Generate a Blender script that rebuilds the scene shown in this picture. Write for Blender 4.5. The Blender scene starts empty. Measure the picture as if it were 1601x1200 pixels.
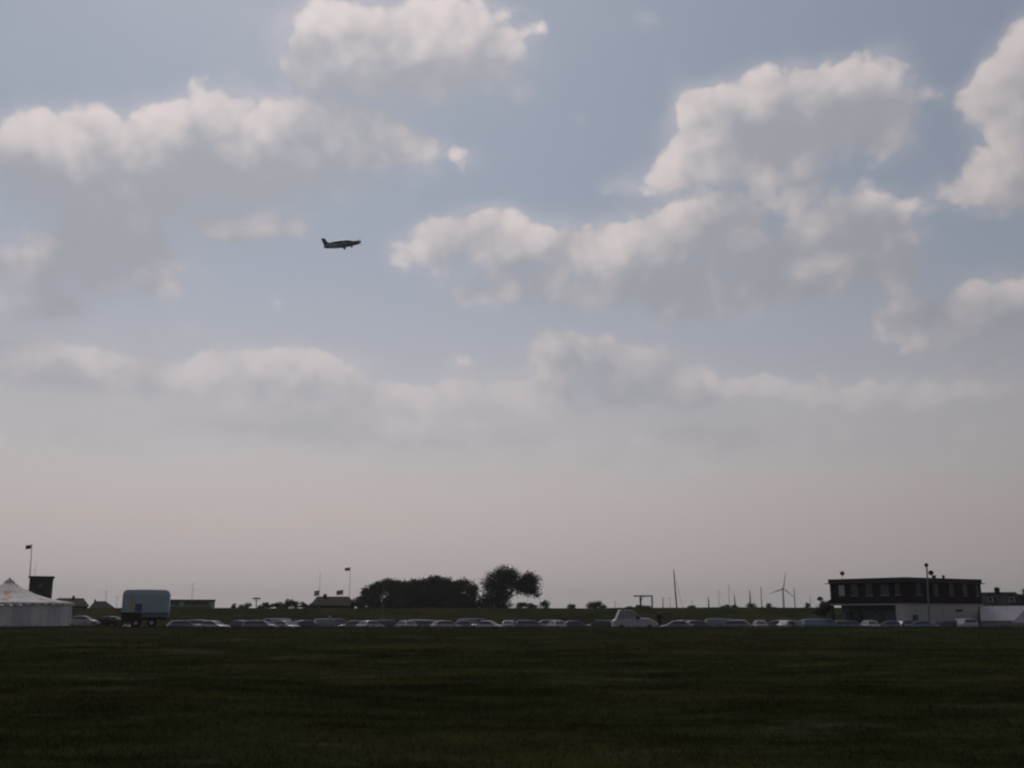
import bpy, bmesh, math, random
import numpy as np
from mathutils import Vector, Matrix, noise as mnoise

# ------------------------------------------------------------------ scene, camera, sky, sun, exposure
scene = bpy.context.scene
col = scene.collection
random.seed(7)
R = math.radians
F_PX, W_PX, H_PX, EYE = 1605.0, 1601.0, 1200.0, 1.6
PITCH = math.atan((957 - 600) / F_PX)

cam_data = bpy.data.cameras.new('camera')
cam_data.sensor_width = 36.0
cam_data.lens = 36.0 * F_PX / W_PX
cam_data.clip_start = 0.1
cam_data.clip_end = 30000
cam = bpy.data.objects.new('camera', cam_data)
cam.location = (0, 0, EYE)
cam.rotation_euler = (R(90) + PITCH, 0, 0)
col.objects.link(cam)
scene.camera = cam

SUN_AZ, SUN_EL = R(-17), R(48)        # azimuth from +Y towards +X
TO_SUN = Vector((math.sin(SUN_AZ) * math.cos(SUN_EL), math.cos(SUN_AZ) * math.cos(SUN_EL), math.sin(SUN_EL)))
scene.view_settings.view_transform = 'Standard'
scene.view_settings.look = 'None'
scene.view_settings.gamma = 1.0
scene.view_settings.use_curve_mapping = False
scene.view_settings.exposure = 0.10
scene.render.engine = 'CYCLES'
scene.cycles.use_denoising = True
scene.cycles.use_adaptive_sampling = True
scene.cycles.adaptive_min_samples = 12
scene.cycles.adaptive_threshold = 0.012
scene.cycles.max_bounces = 5
scene.cycles.diffuse_bounces = 2
scene.cycles.glossy_bounces = 2
scene.cycles.transmission_bounces = 3
scene.cycles.transparent_max_bounces = 6
scene.cycles.volume_bounces = 1
scene.cycles.filter_width = 2.2       # the little camera's soft lens
scene.cycles.sample_clamp_indirect = 4.0


def ray(px, py):
    x, y = (px - W_PX / 2) / F_PX, (H_PX / 2 - py) / F_PX
    c, s = math.cos(PITCH), math.sin(PITCH)
    return Vector((x, c - y * s, s + y * c))


def at(px, py, D):
    """world point seen at a pixel of the photograph, D metres down the field"""
    r = ray(px, py)
    return Vector((r.x * D / r.y, D, EYE + r.z * D / r.y))


def X(px, D, py=957): return at(px, py, D).x
def Z(py, D): return at(800.5, py, D).z


# ---- sky: Nishita daylight with broken cumulus, defined by direction only
world = bpy.data.worlds.new('World')
scene.world = world
world.use_nodes = True
NT = world.node_tree
NT.nodes.clear()


class S:
    """a node socket with arithmetic"""
    def __init__(s, k): s.k = k
    def __add__(a, b): return m_('ADD', a, b)
    __radd__ = __add__
    def __sub__(a, b): return m_('SUBTRACT', a, b)
    def __rsub__(a, b): return m_('SUBTRACT', b, a)
    def __mul__(a, b): return m_('MULTIPLY', a, b)
    __rmul__ = __mul__
    def __truediv__(a, b): return m_('DIVIDE', a, b)


CUR = [NT]


def put(sock, v):
    if isinstance(v, S): CUR[0].links.new(v.k, sock)
    else: sock.default_value = v


def m_(op, *a):
    n = CUR[0].nodes.new('ShaderNodeMath'); n.operation = op
    for i, v in enumerate(a): put(n.inputs[i], v)
    return S(n.outputs[0])


def v_(op, *a):
    n = CUR[0].nodes.new('ShaderNodeVectorMath'); n.operation = op
    for i, v in enumerate(a):
        put(n.inputs['Scale'] if (op == 'SCALE' and i == 1) else n.inputs[i], v)
    return S(n.outputs['Value'] if op in ('DOT_PRODUCT', 'LENGTH') else n.outputs['Vector'])


def sstep(v, a, b, lo=0.0, hi=1.0):
    n = CUR[0].nodes.new('ShaderNodeMapRange'); n.interpolation_type = 'SMOOTHSTEP'
    for k, q in (('Value', v), ('From Min', a), ('From Max', b), ('To Min', lo), ('To Max', hi)): put(n.inputs[k], q)
    return S(n.outputs[0])


def mixc(f, a, b):
    n = CUR[0].nodes.new('ShaderNodeMix'); n.data_type = 'RGBA'
    put(n.inputs[0], f)
    for i, v in ((6, a), (7, b)):
        if isinstance(v, S): put(n.inputs[i], v)
        else: n.inputs[i].default_value = (*v, 1)
    return S(n.outputs[2])


def comb(x, y, z=0.0):
    n = CUR[0].nodes.new('ShaderNodeCombineXYZ')
    for i, v in enumerate((x, y, z)): put(n.inputs[i], v)
    return S(n.outputs[0])


def noise_(vec, scale, detail, rough, dist=0.0, lac=2.0):
    n = CUR[0].nodes.new('ShaderNodeTexNoise')
    put(n.inputs['Vector'], vec)
    n.inputs['Scale'].default_value = scale; n.inputs['Detail'].default_value = detail
    n.inputs['Roughness'].default_value = rough; n.inputs['Distortion'].default_value = dist
    n.inputs['Lacunarity'].default_value = lac
    return S(n.outputs[0])


# where each cumulus stands in the sky: pixel of the photograph, half width, half height, weight
CLOUDS = [
 # high one over the middle: body, base, knobbly top
 (625, 88, 145, 46, .75), (650, 120, 115, 32, .5), (500, 45, 42, 36, .6), (560, 40, 40, 32, .5), (650, 24, 58, 28, .6), (740, 40, 50, 34, .6), (785, 82, 36, 32, .5), (470, 100, 30, 34, .45), (500, 128, 50, 22, .3), (830, 42, 22, 12, .4), (815, 146, 20, 8, .35),
 # long bank on the left
 (90, 262, 150, 40, .55), (280, 252, 150, 46, .6), (450, 240, 140, 48, .6), (590, 235, 75, 34, .5), (20, 220, 50, 28, .6), (95, 207, 40, 28, .6), (165, 212, 30, 24, .45), (240, 197, 32, 28, .5), (290, 187, 36, 30, .5), (345, 172, 40, 32, .65), (420, 184, 40, 28, .5),
 (490, 190, 50, 28, .5), (565, 198, 48, 30, .45), (655, 236, 36, 20, .5), (737, 247, 26, 15, .34), (200, 290, 180, 24, .4), (420, 288, 120, 24, .35), (60, 318, 130, 16, .3), (210, 325, 120, 13, .25),
 # ragged patch under it
 (130, 365, 34, 26, .6), (185, 358, 46, 22, .6), (160, 395, 90, 36, .48), (240, 405, 30, 32, .5), (252, 440, 22, 22, .4), (120, 430, 110, 28, .34), (385, 358, 60, 20, .55), (440, 345, 40, 13, .35), (340, 366, 30, 16, .4), (30, 430, 80, 40, .3),
 (105, 485, 34, 17, .42), (30, 492, 60, 28, .3), (265, 517, 45, 10, .3), (425, 475, 14, 9, .4),
 # chain across the middle right
 (765, 338, 44, 16, .6), (700, 365, 50, 24, .6), (650, 395, 44, 18, .45), (770, 385, 80, 32, .5), (850, 385, 60, 28, .45), (930, 380, 50, 26, .5), (1000, 368, 44, 28, .55), (1080, 352, 48, 26, .7), (1140, 365, 36, 34, .55), (1040, 400, 110, 40, .5), (1180, 400, 30, 28, .4),
 (1345, 345, 44, 24, .7), (1270, 360, 46, 24, .5), (1390, 380, 36, 30, .55), (1310, 402, 90, 42, .55), (1415, 430, 22, 20, .4), (1280, 445, 110, 24, .4), (840, 450, 110, 30, .4), (760, 470, 40, 15, .3), (1000, 455, 120, 28, .4), (1085, 490, 56, 22, .5), (1180, 470, 80, 22, .3),
 # tall one on the upper right
 (1085, 165, 32, 22, .65), (1130, 160, 36, 24, .6), (1070, 200, 30, 40, .5), (1210, 140, 44, 28, .6), (1270, 147, 40, 26, .5), (1350, 127, 48, 30, .7), (1388, 168, 32, 38, .6), (1290, 188, 110, 46, .6), (1170, 202, 80, 46, .5), (1395, 230, 32, 20, .5), (1060, 270, 50, 24, .5),
 (1015, 288, 34, 15, .30), (967, 286, 28, 15, .30), (1210, 256, 110, 42, .55), (1250, 300, 90, 24, .35), (1160, 335, 50, 18, .3), (1240, 104, 14, 8, .3),
 # right edge
 (1612, 85, 30, 38, .8), (1545, 125, 24, 24, .5), (1520, 160, 22, 24, .45), (1592, 165, 46, 42, .65), (1612, 230, 46, 36, .6), (1572, 275, 66, 30, .6), (1500, 300, 38, 17, .4), (1592, 313, 66, 18, .4), (1660, 200, 60, 90, .6), (1458, 142, 20, 9, .42),
 (1585, 460, 60, 24, .6), (1500, 490, 60, 24, .5), (1450, 520, 40, 20, .4), (1560, 510, 100, 30, .45), (1400, 490, 50, 22, .3), (1570, 570, 80, 10, .32),
 # low rows
 (865, 535, 30, 20, .6), (905, 555, 40, 22, .55), (945, 548, 34, 20, .6), (1000, 570, 44, 22, .55), (1060, 590, 40, 20, .55), (1090, 610, 20, 16, .5), (870, 570, 40, 24, .45), (980, 600, 100, 32, .5), (1040, 630, 70, 18, .35), (860, 630, 60, 28, .4),
 (30, 560, 80, 22, .5), (120, 570, 70, 20, .4), (235, 575, 64, 19, .5), (375, 570, 44, 20, .55), (440, 580, 44, 24, .5), (480, 565, 40, 20, .55), (530, 580, 40, 22, .45), (610, 612, 50, 18, .55), (700, 615, 50, 19, .45), (775, 615, 60, 22, .45), (430, 610, 120, 30, .45),
 (230, 610, 140, 24, .4), (60, 600, 120, 28, .35), (640, 650, 130, 24, .45), (720, 568, 20, 10, .4),
 (1190, 605, 110, 15, .42), (1330, 625, 130, 18, .45), (1490, 622, 130, 20, .5), (780, 695, 130, 22, .42), (550, 690, 130, 18, .4), (300, 660, 200, 20, .4), (1080, 680, 150, 22, .42), (1350, 690, 180, 22, .4), (80, 690, 160, 20, .36), (980, 730, 180, 16, .34), (640, 745, 200, 14, .3), (1480, 740, 160, 16, .32), (1015, 36, 12, 7, .38), (908, 184, 14, 7, .34),
]


# the sum of those soft mounds, kept as a few pairs of curves across and up the sky (cheap to evaluate)
U0, U1, V0, V1 = -960.0, 960.0, 40.0, 1040.0
NPT, RANK = 200, 24


def layout_curves():
    us, vs = np.linspace(U0, U1, NPT), np.linspace(V0, V1, NPT)
    B = np.zeros((NPT, NPT))
    for px, py, rx, ry, w in CLOUDS:
        d = ray(px, py).normalized()
        u, v = math.atan2(d.x, d.y) * F_PX, math.asin(d.z) * F_PX
        w *= 1.28 if py > 330 else 1.05      # the farther rows are denser
        B += w * 0.42 ** (((us[:, None] - u) / (rx * 1.10)) ** 2 + ((vs[None, :] - v) / (ry * 1.16)) ** 2)
    Uu, s, Vt = np.linalg.svd(B)
    return [(Uu[:, k] * math.sqrt(s[k]), Vt[k] * math.sqrt(s[k])) for k in range(RANK)]


def curve3(sock_vec, tabs):
    n = CUR[0].nodes.new('ShaderNodeRGBCurve')
    mp = n.mapping
    mp.use_clip = True
    sc, of = [], []
    for ci in range(3):
        t = tabs[ci]
        lo, hi = float(t.min()), float(t.max())
        sc.append(hi - lo); of.append(lo)
        c = mp.curves[ci]
        y = (t - lo) / (hi - lo)
        c.points[0].location = (0, y[0]); c.points[1].location = (1, y[-1])
        for i in range(1, NPT - 1): c.points.new(i / (NPT - 1), y[i])
        for q in c.points: q.handle_type = 'VECTOR'
    mp.update()
    CUR[0].links.new(sock_vec.k, n.inputs['Color'])
    return v_('MULTIPLY_ADD', S(n.outputs[0]), tuple(sc), tuple(of))


def make_layout():
    g = bpy.data.node_groups.new('cloud_layout', 'ShaderNodeTree')
    g.interface.new_socket('P', in_out='INPUT', socket_type='NodeSocketVector')
    g.interface.new_socket('B', in_out='OUTPUT', socket_type='NodeSocketFloat')
    CUR[0] = g
    gi, go = g.nodes.new('NodeGroupInput'), g.nodes.new('NodeGroupOutput')
    sp = g.nodes.new('ShaderNodeSeparateXYZ'); g.links.new(gi.outputs[0], sp.inputs[0])
    cl = lambda q: m_('MINIMUM', m_('MAXIMUM', q, 0.0), 1.0)
    u, v = cl((S(sp.outputs[0]) - U0) / (U1 - U0)), cl((S(sp.outputs[1]) - V0) / (V1 - V0))
    uu, vv = comb(u, u, u), comb(v, v, v)
    pairs = layout_curves()
    acc = 0.0
    for k in range(0, RANK, 3):
        a = curve3(uu, [pairs[k + i][0] for i in range(3)])
        b = curve3(vv, [pairs[k + i][1] for i in range(3)])
        acc = v_('DOT_PRODUCT', a, b) + acc
    g.links.new(acc.k, go.inputs[0])
    CUR[0] = NT
    return g


def layout(g, p):
    n = NT.nodes.new('ShaderNodeGroup'); n.node_tree = g
    NT.links.new(p.k, n.inputs[0])
    return S(n.outputs[0])


def build_world():
    g = make_layout()
    tc = NT.nodes.new('ShaderNodeTexCoord')
    d = S(tc.outputs['Generated'])
    sp = NT.nodes.new('ShaderNodeSeparateXYZ'); NT.links.new(d.k, sp.inputs[0])
    dx, dy, dz = (S(o) for o in sp.outputs)
    az, el = m_('ARCTAN2', dx, dy), m_('ARCSINE', m_('MINIMUM', m_('MAXIMUM', dz, -0.999), 0.999))
    u, v = az * F_PX, el * F_PX
    # the step towards the sun, across the sky
    su, sv = SUN_AZ * F_PX, SUN_EL * F_PX
    tu, tv = su - u, sv - v
    ln = m_('MAXIMUM', m_('SQRT', tu * tu + tv * tv), 60.0)
    tu, tv = tu / ln, tv / ln
    warp = NT.nodes.new('ShaderNodeTexNoise'); NT.links.new(d.k, warp.inputs['Vector'])
    warp.inputs['Scale'].default_value = 17; warp.inputs['Detail'].default_value = 1.5; warp.inputs['Roughness'].default_value = .6
    wv = v_('MULTIPLY', v_('SUBTRACT', S(warp.outputs['Color']), (.5, .5, .5)), (44, 38, 0))
    p0 = v_('ADD', comb(u, v), wv)
    STEP = 34.0
    STEP2 = 92.0
    p1 = v_('ADD', p0, comb(tu * STEP, tv * STEP))
    p2 = v_('ADD', p0, comb(tu * STEP2, tv * STEP2))
    inside = sstep(m_('ABSOLUTE', az), R(29), R(42), 1, 0) * sstep(el, R(31), R(43), 1, 0)
    # elsewhere the same kind of broken cloud carries on, in rows that close up to the horizon
    den = m_('ADD', m_('MAXIMUM', dz, 0.0), 0.12)
    pl = comb(dx / den, dy / den, 0.0)
    far0 = sstep(noise_(pl, 1.3, 1.5, .5), .42, .75)
    far1 = sstep(noise_(v_('ADD', pl, (0, .12, 0)), 1.3, 1.5, .5), .42, .75)
    B0 = layout(g, p0) * inside + far0 * (1 - inside)
    B1 = layout(g, p1) * inside + far1 * (1 - inside)
    B2 = layout(g, p2) * inside + far1 * (1 - inside)
    def billow(vec):
        n = NT.nodes.new('ShaderNodeTexVoronoi'); n.feature = 'F1'
        put(n.inputs['Vector'], vec)
        n.inputs['Scale'].default_value = 28; n.inputs['Detail'].default_value = 1.6; n.inputs['Roughness'].default_value = .55
        n.inputs['Lacunarity'].default_value = 2.3; n.inputs['Randomness'].default_value = 1.0
        return .60 - S(n.outputs['Distance'])
    wd = v_('ADD', d, v_('SCALE', v_('SUBTRACT', S(warp.outputs['Color']), (.5, .5, .5)), .030))
    n0 = noise_(d, 46, 4, .60) - .5
    nl = noise_(d, 20, 2, .5) - .5
    n1 = noise_(v_('ADD', d, comb(tu * (30 / F_PX), 0.0, tv * (30 / F_PX))), 20, 2, .5) - .5
    bl = billow(wd)
    tex = bl * .58 + n0 * .40 + nl * .28
    F0 = B0 * 1.15 + tex
    under = sstep(B1 - B0, -.08, .35)
    alpha = sstep(F0 + under * .16, .10, .10 + .48 + under * .62) * sstep(B0, .06, .24)
    veil = sstep(B0 + nl * .4, .0, .6) * .36
    alpha = m_('MAXIMUM', alpha, veil)
    tau = B1 * .50 + B2 * .55 + n1 * .7 - (bl * .50 + n0 * .30) - (nl - n1) * .6
    lit = 1 - sstep(tau, -.06, 1.34)
    soft = noise_(d, 7, 2, .55)
    cs = m_('MAXIMUM', v_('DOT_PRODUCT', d, tuple(TO_SUN)), 0.0)
    fwd = .31 + 1.24 * cs * cs                       # the air is brighter towards the sun
    cloud = v_('SCALE', mixc(lit, (.292, .298, .330), (.560, .500, .492)), .40 + fwd * .60)
    sky = NT.nodes.new('ShaderNodeTexSky'); sky.sky_type = 'NISHITA'
    sky.sun_disc = False
    sky.sun_elevation = SUN_EL; sky.sun_rotation = SUN_AZ
    sky.altitude = 0; sky.air_density = 1.0; sky.dust_density = 0.6; sky.ozone_density = 1.0
    base = v_('SCALE', S(sky.outputs[0]), 0.058)
    # milky air: strong near the horizon, thin overhead
    up = m_('MAXIMUM', dz, 0.0)
    hz = m_('POWER', 1 - up, 5.0) * (.80 + soft * .4)
    hi = mixc(sstep(dz, .08, .42), (.492, .436, .426), (.282, .294, .318))
    air = v_('SCALE', hi, fwd)
    base = mixc(m_('MINIMUM', .47 + hz * .82, 1.0), base, air)
    fade = sstep(el, R(2.5), R(20), .95, .0)
    cl = mixc(fade, cloud, base)
    out = mixc(alpha * .95, base, cl)
    bg = NT.nodes.new('ShaderNodeBackground'); NT.links.new(out.k, bg.inputs[0]); bg.inputs[1].default_value = 1.0
    wo = NT.nodes.new('ShaderNodeOutputWorld'); NT.links.new(bg.outputs[0], wo.inputs[0])


build_world()
world.cycles.sampling_method = 'MANUAL'
world.cycles.sample_map_resolution = 512

sun_data = bpy.data.lights.new('sun', 'SUN')
sun_data.energy = 0.5
sun_data.angle = R(12)
sun_data.color = (1.0, .94, .86)
sun = bpy.data.objects.new('sun', sun_data)
sun.rotation_euler = TO_SUN.to_track_quat('Z', 'Y').to_euler()
sun.location = TO_SUN * 500
col.objects.link(sun)

# ------------------------------------------------------------------ helpers
def link(o, parent=None):
    col.objects.link(o)
    if parent is not None: o.parent = parent
    return o


def tag(o, label, cat, group=None):
    o['label'] = label; o['category'] = cat
    if group: o['group'] = group
    return o


def thing(name, label, cat, loc=(0, 0, 0), rz=0.0, group=None):
    o = bpy.data.objects.new(name, None)
    o.empty_display_size = .3
    o.location = loc; o.rotation_euler = (0, 0, rz)
    link(o)
    return tag(o, label, cat, group)


class MB:
    """collects shapes of ONE part"""
    def __init__(s): s.v, s.f, s.m = [], [], []

    def add(s, vs, fs, mi=0):
        n = len(s.v); s.v += [tuple(q) for q in vs]
        for f in fs: s.f.append(tuple(n + i for i in f)); s.m.append(mi)
        return s

    def hexa(s, p, mi=0):      # 4 bottom (ccw from above), 4 top
        return s.add(p, [(3, 2, 1, 0), (4, 5, 6, 7), (0, 1, 5, 4), (1, 2, 6, 5), (2, 3, 7, 6), (3, 0, 4, 7)], mi)

    def box(s, x0, x1, y0, y1, z0, z1, mi=0):
        return s.hexa([(x0, y0, z0), (x1, y0, z0), (x1, y1, z0), (x0, y1, z0), (x0, y0, z1), (x1, y0, z1), (x1, y1, z1), (x0, y1, z1)], mi)

    def loft(s, rings, mi=0, caps=True):
        n = len(rings[0]); vs = [q for r in rings for q in r]; fs = []
        for k in range(len(rings) - 1):
            for i in range(n):
                j = (i + 1) % n
                fs.append((k * n + i, k * n + j, (k + 1) * n + j, (k + 1) * n + i))
        if caps: fs += [tuple(range(n - 1, -1, -1)), tuple((len(rings) - 1) * n + i for i in range(n))]
        return s.add(vs, fs, mi)

    def tube(s, pts, rad, n=8, mi=0):
        pts = [Vector(p) for p in pts]
        if not isinstance(rad, (list, tuple)): rad = [rad] * len(pts)
        rings = []
        for k, p in enumerate(pts):
            d = (pts[min(k + 1, len(pts) - 1)] - pts[max(k - 1, 0)]).normalized()
            a = d.cross(Vector((0, 0, 1)) if abs(d.z) < .9 else Vector((1, 0, 0))).normalized(); b = d.cross(a)
            rings.append([p + (a * math.cos(t) + b * math.sin(t)) * rad[k] for t in (2 * math.pi * i / n for i in range(n))])
        return s.loft(rings, mi)

    def disc(s, c, axis, r, th, n=16, mi=0, r2=None):
        c, ax = Vector(c), Vector(axis).normalized()
        return s.tube([c - ax * th / 2, c + ax * th / 2], [r, r if r2 is None else r2], n, mi)

    def mesh(s, name, mats, smooth=False):
        me = bpy.data.meshes.new(name); me.from_pydata(s.v, [], s.f)
        for m in (mats if isinstance(mats, (list, tuple)) else [mats]): me.materials.append(m)
        me.polygons.foreach_set('material_index', s.m)
        bm = bmesh.new(); bm.from_mesh(me); bmesh.ops.recalc_face_normals(bm, faces=bm.faces); bm.to_mesh(me); bm.free()
        if smooth:
            me.polygons.foreach_set('use_smooth', [True] * len(me.polygons))
            try: me.set_sharp_from_angle(angle=R(40))
            except Exception: pass
        me.update(); return me

    def build(s, name, mats, parent=None, smooth=False, loc=None):
        o = bpy.data.objects.new(name, s.mesh(name, mats, smooth))
        if loc is not None: o.location = loc
        return link(o, parent)


def bevel(o, w, seg=2):
    md = o.modifiers.new('bevel', 'BEVEL'); md.width = w; md.segments = seg; md.limit_method = 'ANGLE'
    return o


def mat(name, c, rough=.6, spec=.3, var=.25, scale=3.0, bump=0.0, bscale=30.0, metal=0.0, coat=0.0, c2=None, sub=None, lo_hi=(.3, .7)):
    """paint, cloth, brick ...: a base colour with its own uneven wear"""
    m = bpy.data.materials.new(name); m.use_nodes = True
    CUR[0] = m.node_tree
    n = CUR[0].nodes['Principled BSDF']
    tc = CUR[0].nodes.new('ShaderNodeTexCoord'); P = S(tc.outputs['Object'])
    f = noise_(P, scale, 4, .6)
    lo = c2 or tuple(q * (1 - var) for q in c)
    hi = c if c2 else tuple(min(1, q * (1 + var * .6)) for q in c)
    put(n.inputs['Base Color'], mixc(sstep(f, *lo_hi), lo, hi))
    n.inputs['Roughness'].default_value = rough; n.inputs['Specular IOR Level'].default_value = spec
    n.inputs['Metallic'].default_value = metal
    n.inputs['Coat Weight'].default_value = coat; n.inputs['Coat Roughness'].default_value = .08
    if bump:
        b = CUR[0].nodes.new('ShaderNodeBump'); b.inputs['Strength'].default_value = bump
        put(b.inputs['Height'], noise_(P, bscale, 3, .6)); CUR[0].links.new(b.outputs[0], n.inputs['Normal'])
    if sub:
        n.inputs['Transmission Weight'].default_value = sub
    CUR[0] = NT
    return m


def brick_mat(name, c1, c2, mortar, scale):
    m = mat(name, c1, .85, .15)
    CUR[0] = m.node_tree
    n = CUR[0].nodes['Principled BSDF']
    b = CUR[0].nodes.new('ShaderNodeTexBrick')
    tc = CUR[0].nodes.new('ShaderNodeTexCoord')
    sp = CUR[0].nodes.new('ShaderNodeSeparateXYZ'); CUR[0].links.new(tc.outputs['Object'], sp.inputs[0])
    put(b.inputs['Vector'], comb(S(sp.outputs[0]) + S(sp.outputs[1]), S(sp.outputs[2]), 0.0))
    b.inputs['Scale'].default_value = scale
    b.inputs['Color1'].default_value = (*c1, 1); b.inputs['Color2'].default_value = (*c2, 1); b.inputs['Mortar'].default_value = (*mortar, 1)
    b.inputs['Mortar Size'].default_value = .012
    CUR[0].links.new(b.outputs['Color'], n.inputs['Base Color'])
    CUR[0] = NT
    return m


M = {}
M['glass'] = mat('window_glass', (.02, .024, .028), .08, .5, .1)
M['car_glass'] = mat('car_window_glass', (.085, .09, .105), .35, .35, .1)  # lightened base colour stands in for sky reflected in and seen through the glass
M['tyre'] = mat('tyre_rubber', (.012, .012, .013), .8, .2)
M['rim'] = mat('alloy_rim', (.35, .35, .36), .35, .5, metal=.8)
M['lens'] = mat('lamp_lens', (.40, .41, .43), .45, .4)
M['black'] = mat('black_trim', (.015, .015, .017), .6)
M['steel'] = mat('galvanised_steel', (.20, .21, .22), .5, .4, metal=.4)
M['darksteel'] = mat('dark_painted_steel', (.045, .047, .05), .6)
M['brick'] = brick_mat('dark_red_brick', (.034, .014, .014), (.026, .011, .012), (.03, .027, .026), 4.0)
M['tower_brick'] = brick_mat('dark_brown_brick', (.036, .027, .026), (.028, .021, .021), (.04, .037, .035), 4.0)
M['tile'] = mat('dark_red_roof_tile', (.036, .016, .014), .8, .15, .35, 5, .4, 14)
M['tile2'] = mat('brown_roof_tile', (.034, .021, .018), .8, .15, .35, 5, .4, 14)
M['slate'] = mat('slate_roof', (.016, .017, .022), .7, .1, .3, 5, .3, 14)
M['render'] = mat('white_render', (.46, .44, .43), .85, .15, .12, 1.2, .1, 40)
M['render2'] = mat('grey_render', (.42, .42, .44), .85, .15, .15, 1.5)
M['beam'] = mat('pale_concrete_beam', (.30, .31, .32), .8, .2, .15)
M['fascia'] = mat('dark_fascia_board', (.022, .024, .03), .6, .3, .2)
M['recess'] = mat('dark_green_boarding', (.12, .135, .13), .7, .2, .25)
M['blind'] = mat('pale_window_blind', (.10, .105, .12), .8, .1, .1)
M['sky_pane'] = mat('sky_toned_window_pane', (.42, .43, .42), .8, .1, .1)  # pale colour stands in for bright sky seen through the window
M['cab_glass'] = mat('hazy_cab_window', (.26, .27, .30), .25, .4, .15)
M['frame'] = mat('window_frame_paint', (.06, .06, .065), .5, .3, .1)
M['canvas'] = mat('white_tent_canvas', (.80, .74, .70), .9, .1, .08, .7, .15, 6)
M['canvas_wall'] = mat('tent_wall_canvas', (.68, .63, .62), .9, .1, .12, .8, .2, 5)
M['canvas_wall2'] = mat('tent_wall_canvas_faded', (.58, .53, .56), .9, .1, .12, .8, .2, 5)
M['canvas_old'] = mat('rust_stained_canvas', (.80, .735, .69), .9, .1, c2=(.58, .36, .24), scale=.9, lo_hi=(.34, .50))
M['canvas_lilac'] = mat('grey_tent_canvas', (.62, .58, .61), .9, .1, .08, .8)
M['canvas_dark'] = mat('shade_toned_tent_canvas', (.34, .29, .30), .9, .1, .1, .8)  # shade of the right-edge tent slope is put into this colour
M['rust_cap'] = mat('rust_orange_canvas', (.50, .36, .27), .9, .1, .25, 2)
M['rope'] = mat('rope', (.30, .27, .22), .9, .1)
M['trailer_blue'] = mat('pale_blue_trailer_skin', (.36, .43, .49), .45, .4, .10, 1.5)
M['trailer_skirt'] = mat('blue_trailer_skirt', (.11, .15, .22), .5, .3, .15)
M['red_paint'] = mat('dark_red_paint', (.045, .014, .018), .5, .3, .25)
M['yellow'] = mat('yellow_paint', (.55, .38, .04), .5, .3, .1)
M['blue_glass'] = mat('blue_tinted_window', (.05, .09, .15), .15, .5, .1)
M['green_wall'] = mat('pale_green_boards', (.30, .38, .33), .7, .2, .1)
M['bark'] = mat('bark', (.045, .035, .028), .9, .1, .35, 4, .6, 20)
M['mast'] = mat('mast_alloy', (.10, .10, .11), .5, .4, .1)
M['hull'] = mat('yacht_hull_white', (.6, .6, .6), .4, .4, .05)
M['turbine'] = mat('turbine_white', (.28, .29, .31), .5, .3, .05)
M['plane'] = mat('dark_blue_grey_aircraft_paint', (.15, .165, .20), .45, .4, .15, 1.5)
M['plane_light'] = mat('pale_grey_aircraft_stripe', (.42, .44, .47), .45, .4, .1, 1.5)
M['plane_nose'] = mat('olive_cowling_paint', (.20, .20, .14), .45, .4, .1)
M['plane_green'] = mat('sea_green_spinner', (.08, .22, .18), .4, .4, .1)
M['skin'] = mat('skin', (.30, .18, .13), .6)
M['hair'] = mat('dark_hair', (.02, .015, .012), .7)
M['flag_dark'] = mat('dark_flag_cloth', (.05, .05, .06), .9, .1, .3, 4)
M['flag_pale'] = mat('pale_flag_cloth', (.42, .42, .46), .9, .1, .25, 4)
M['flag_red'] = mat('faded_red_flag_cloth', (.32, .16, .15), .9, .1, .3, 4)


# ------------------------------------------------------------------ the ground
def ss(a, b, t):
    t = np.clip((t - a) / (b - a), 0, 1); return t * t * (3 - 2 * t)


def wave(x, y, k, ph):
    return np.sin(x * k + 1.7 * np.sin(y * k * .63 + ph)) * np.cos(y * k * .81 + ph * 2.1 + 1.3 * np.sin(x * k * .47))


LEVEE = Z(950, 218)
DIP = -.80


def ground_z(x, y):
    x, y = np.asarray(x, float), np.asarray(y, float)
    near = 1 - ss(100, 116, y)
    z = near * (.07 * wave(x, y, .16, .4) + .045 * wave(x, y, .41, 2.0) + .02 * wave(x, y, 1.1, 5.0)) * ss(2, 9, np.hypot(x, y))
    right = ss(-47, -41, x)
    z = z + DIP * (right * ss(118.5, 127, y) + (1 - right) * ss(131, 138, y))
    lev = LEVEE + .10 * wave(x, y * 0, .07, 1.0) + .05 * wave(x, y * 0, .31, 3.0)
    z = z + (lev - DIP) * ss(194, 218, y) * (1 - ss(225, 243, y))
    return z


def gz(x, y): return float(ground_z(x, y))


def grass_colour(P, deep=1.0):
    """patchy field: green, dry and bare places; P in metres"""
    big = noise_(v_('MULTIPLY', P, (.09, .13, .1)), 1.0, 4, .6)
    dry = noise_(v_('ADD', v_('MULTIPLY', P, (.20, .28, .1)), (31, 7, 0)), 1.0, 4, .65)
    mid = noise_(v_('MULTIPLY', P, (.35, .75, .5)), 1.0, 5, .65)
    fine = noise_(P, 6.0, 3, .7)
    g = mixc(sstep(mid, .35, .65), (.013 * deep, .015 * deep, .006 * deep), (.027 * deep, .031 * deep, .011 * deep))
    g = mixc(sstep(big, .45, .70) * .7, g, (.052 * deep, .039 * deep, .016 * deep))
    g = mixc(sstep(dry, .56, .76) * .6, g, (.085 * deep, .078 * deep, .060 * deep))
    g = mixc(sstep(fine, .55, .8) * .45, g, (.060 * deep, .054 * deep, .034 * deep))
    return g, mid, fine


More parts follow.
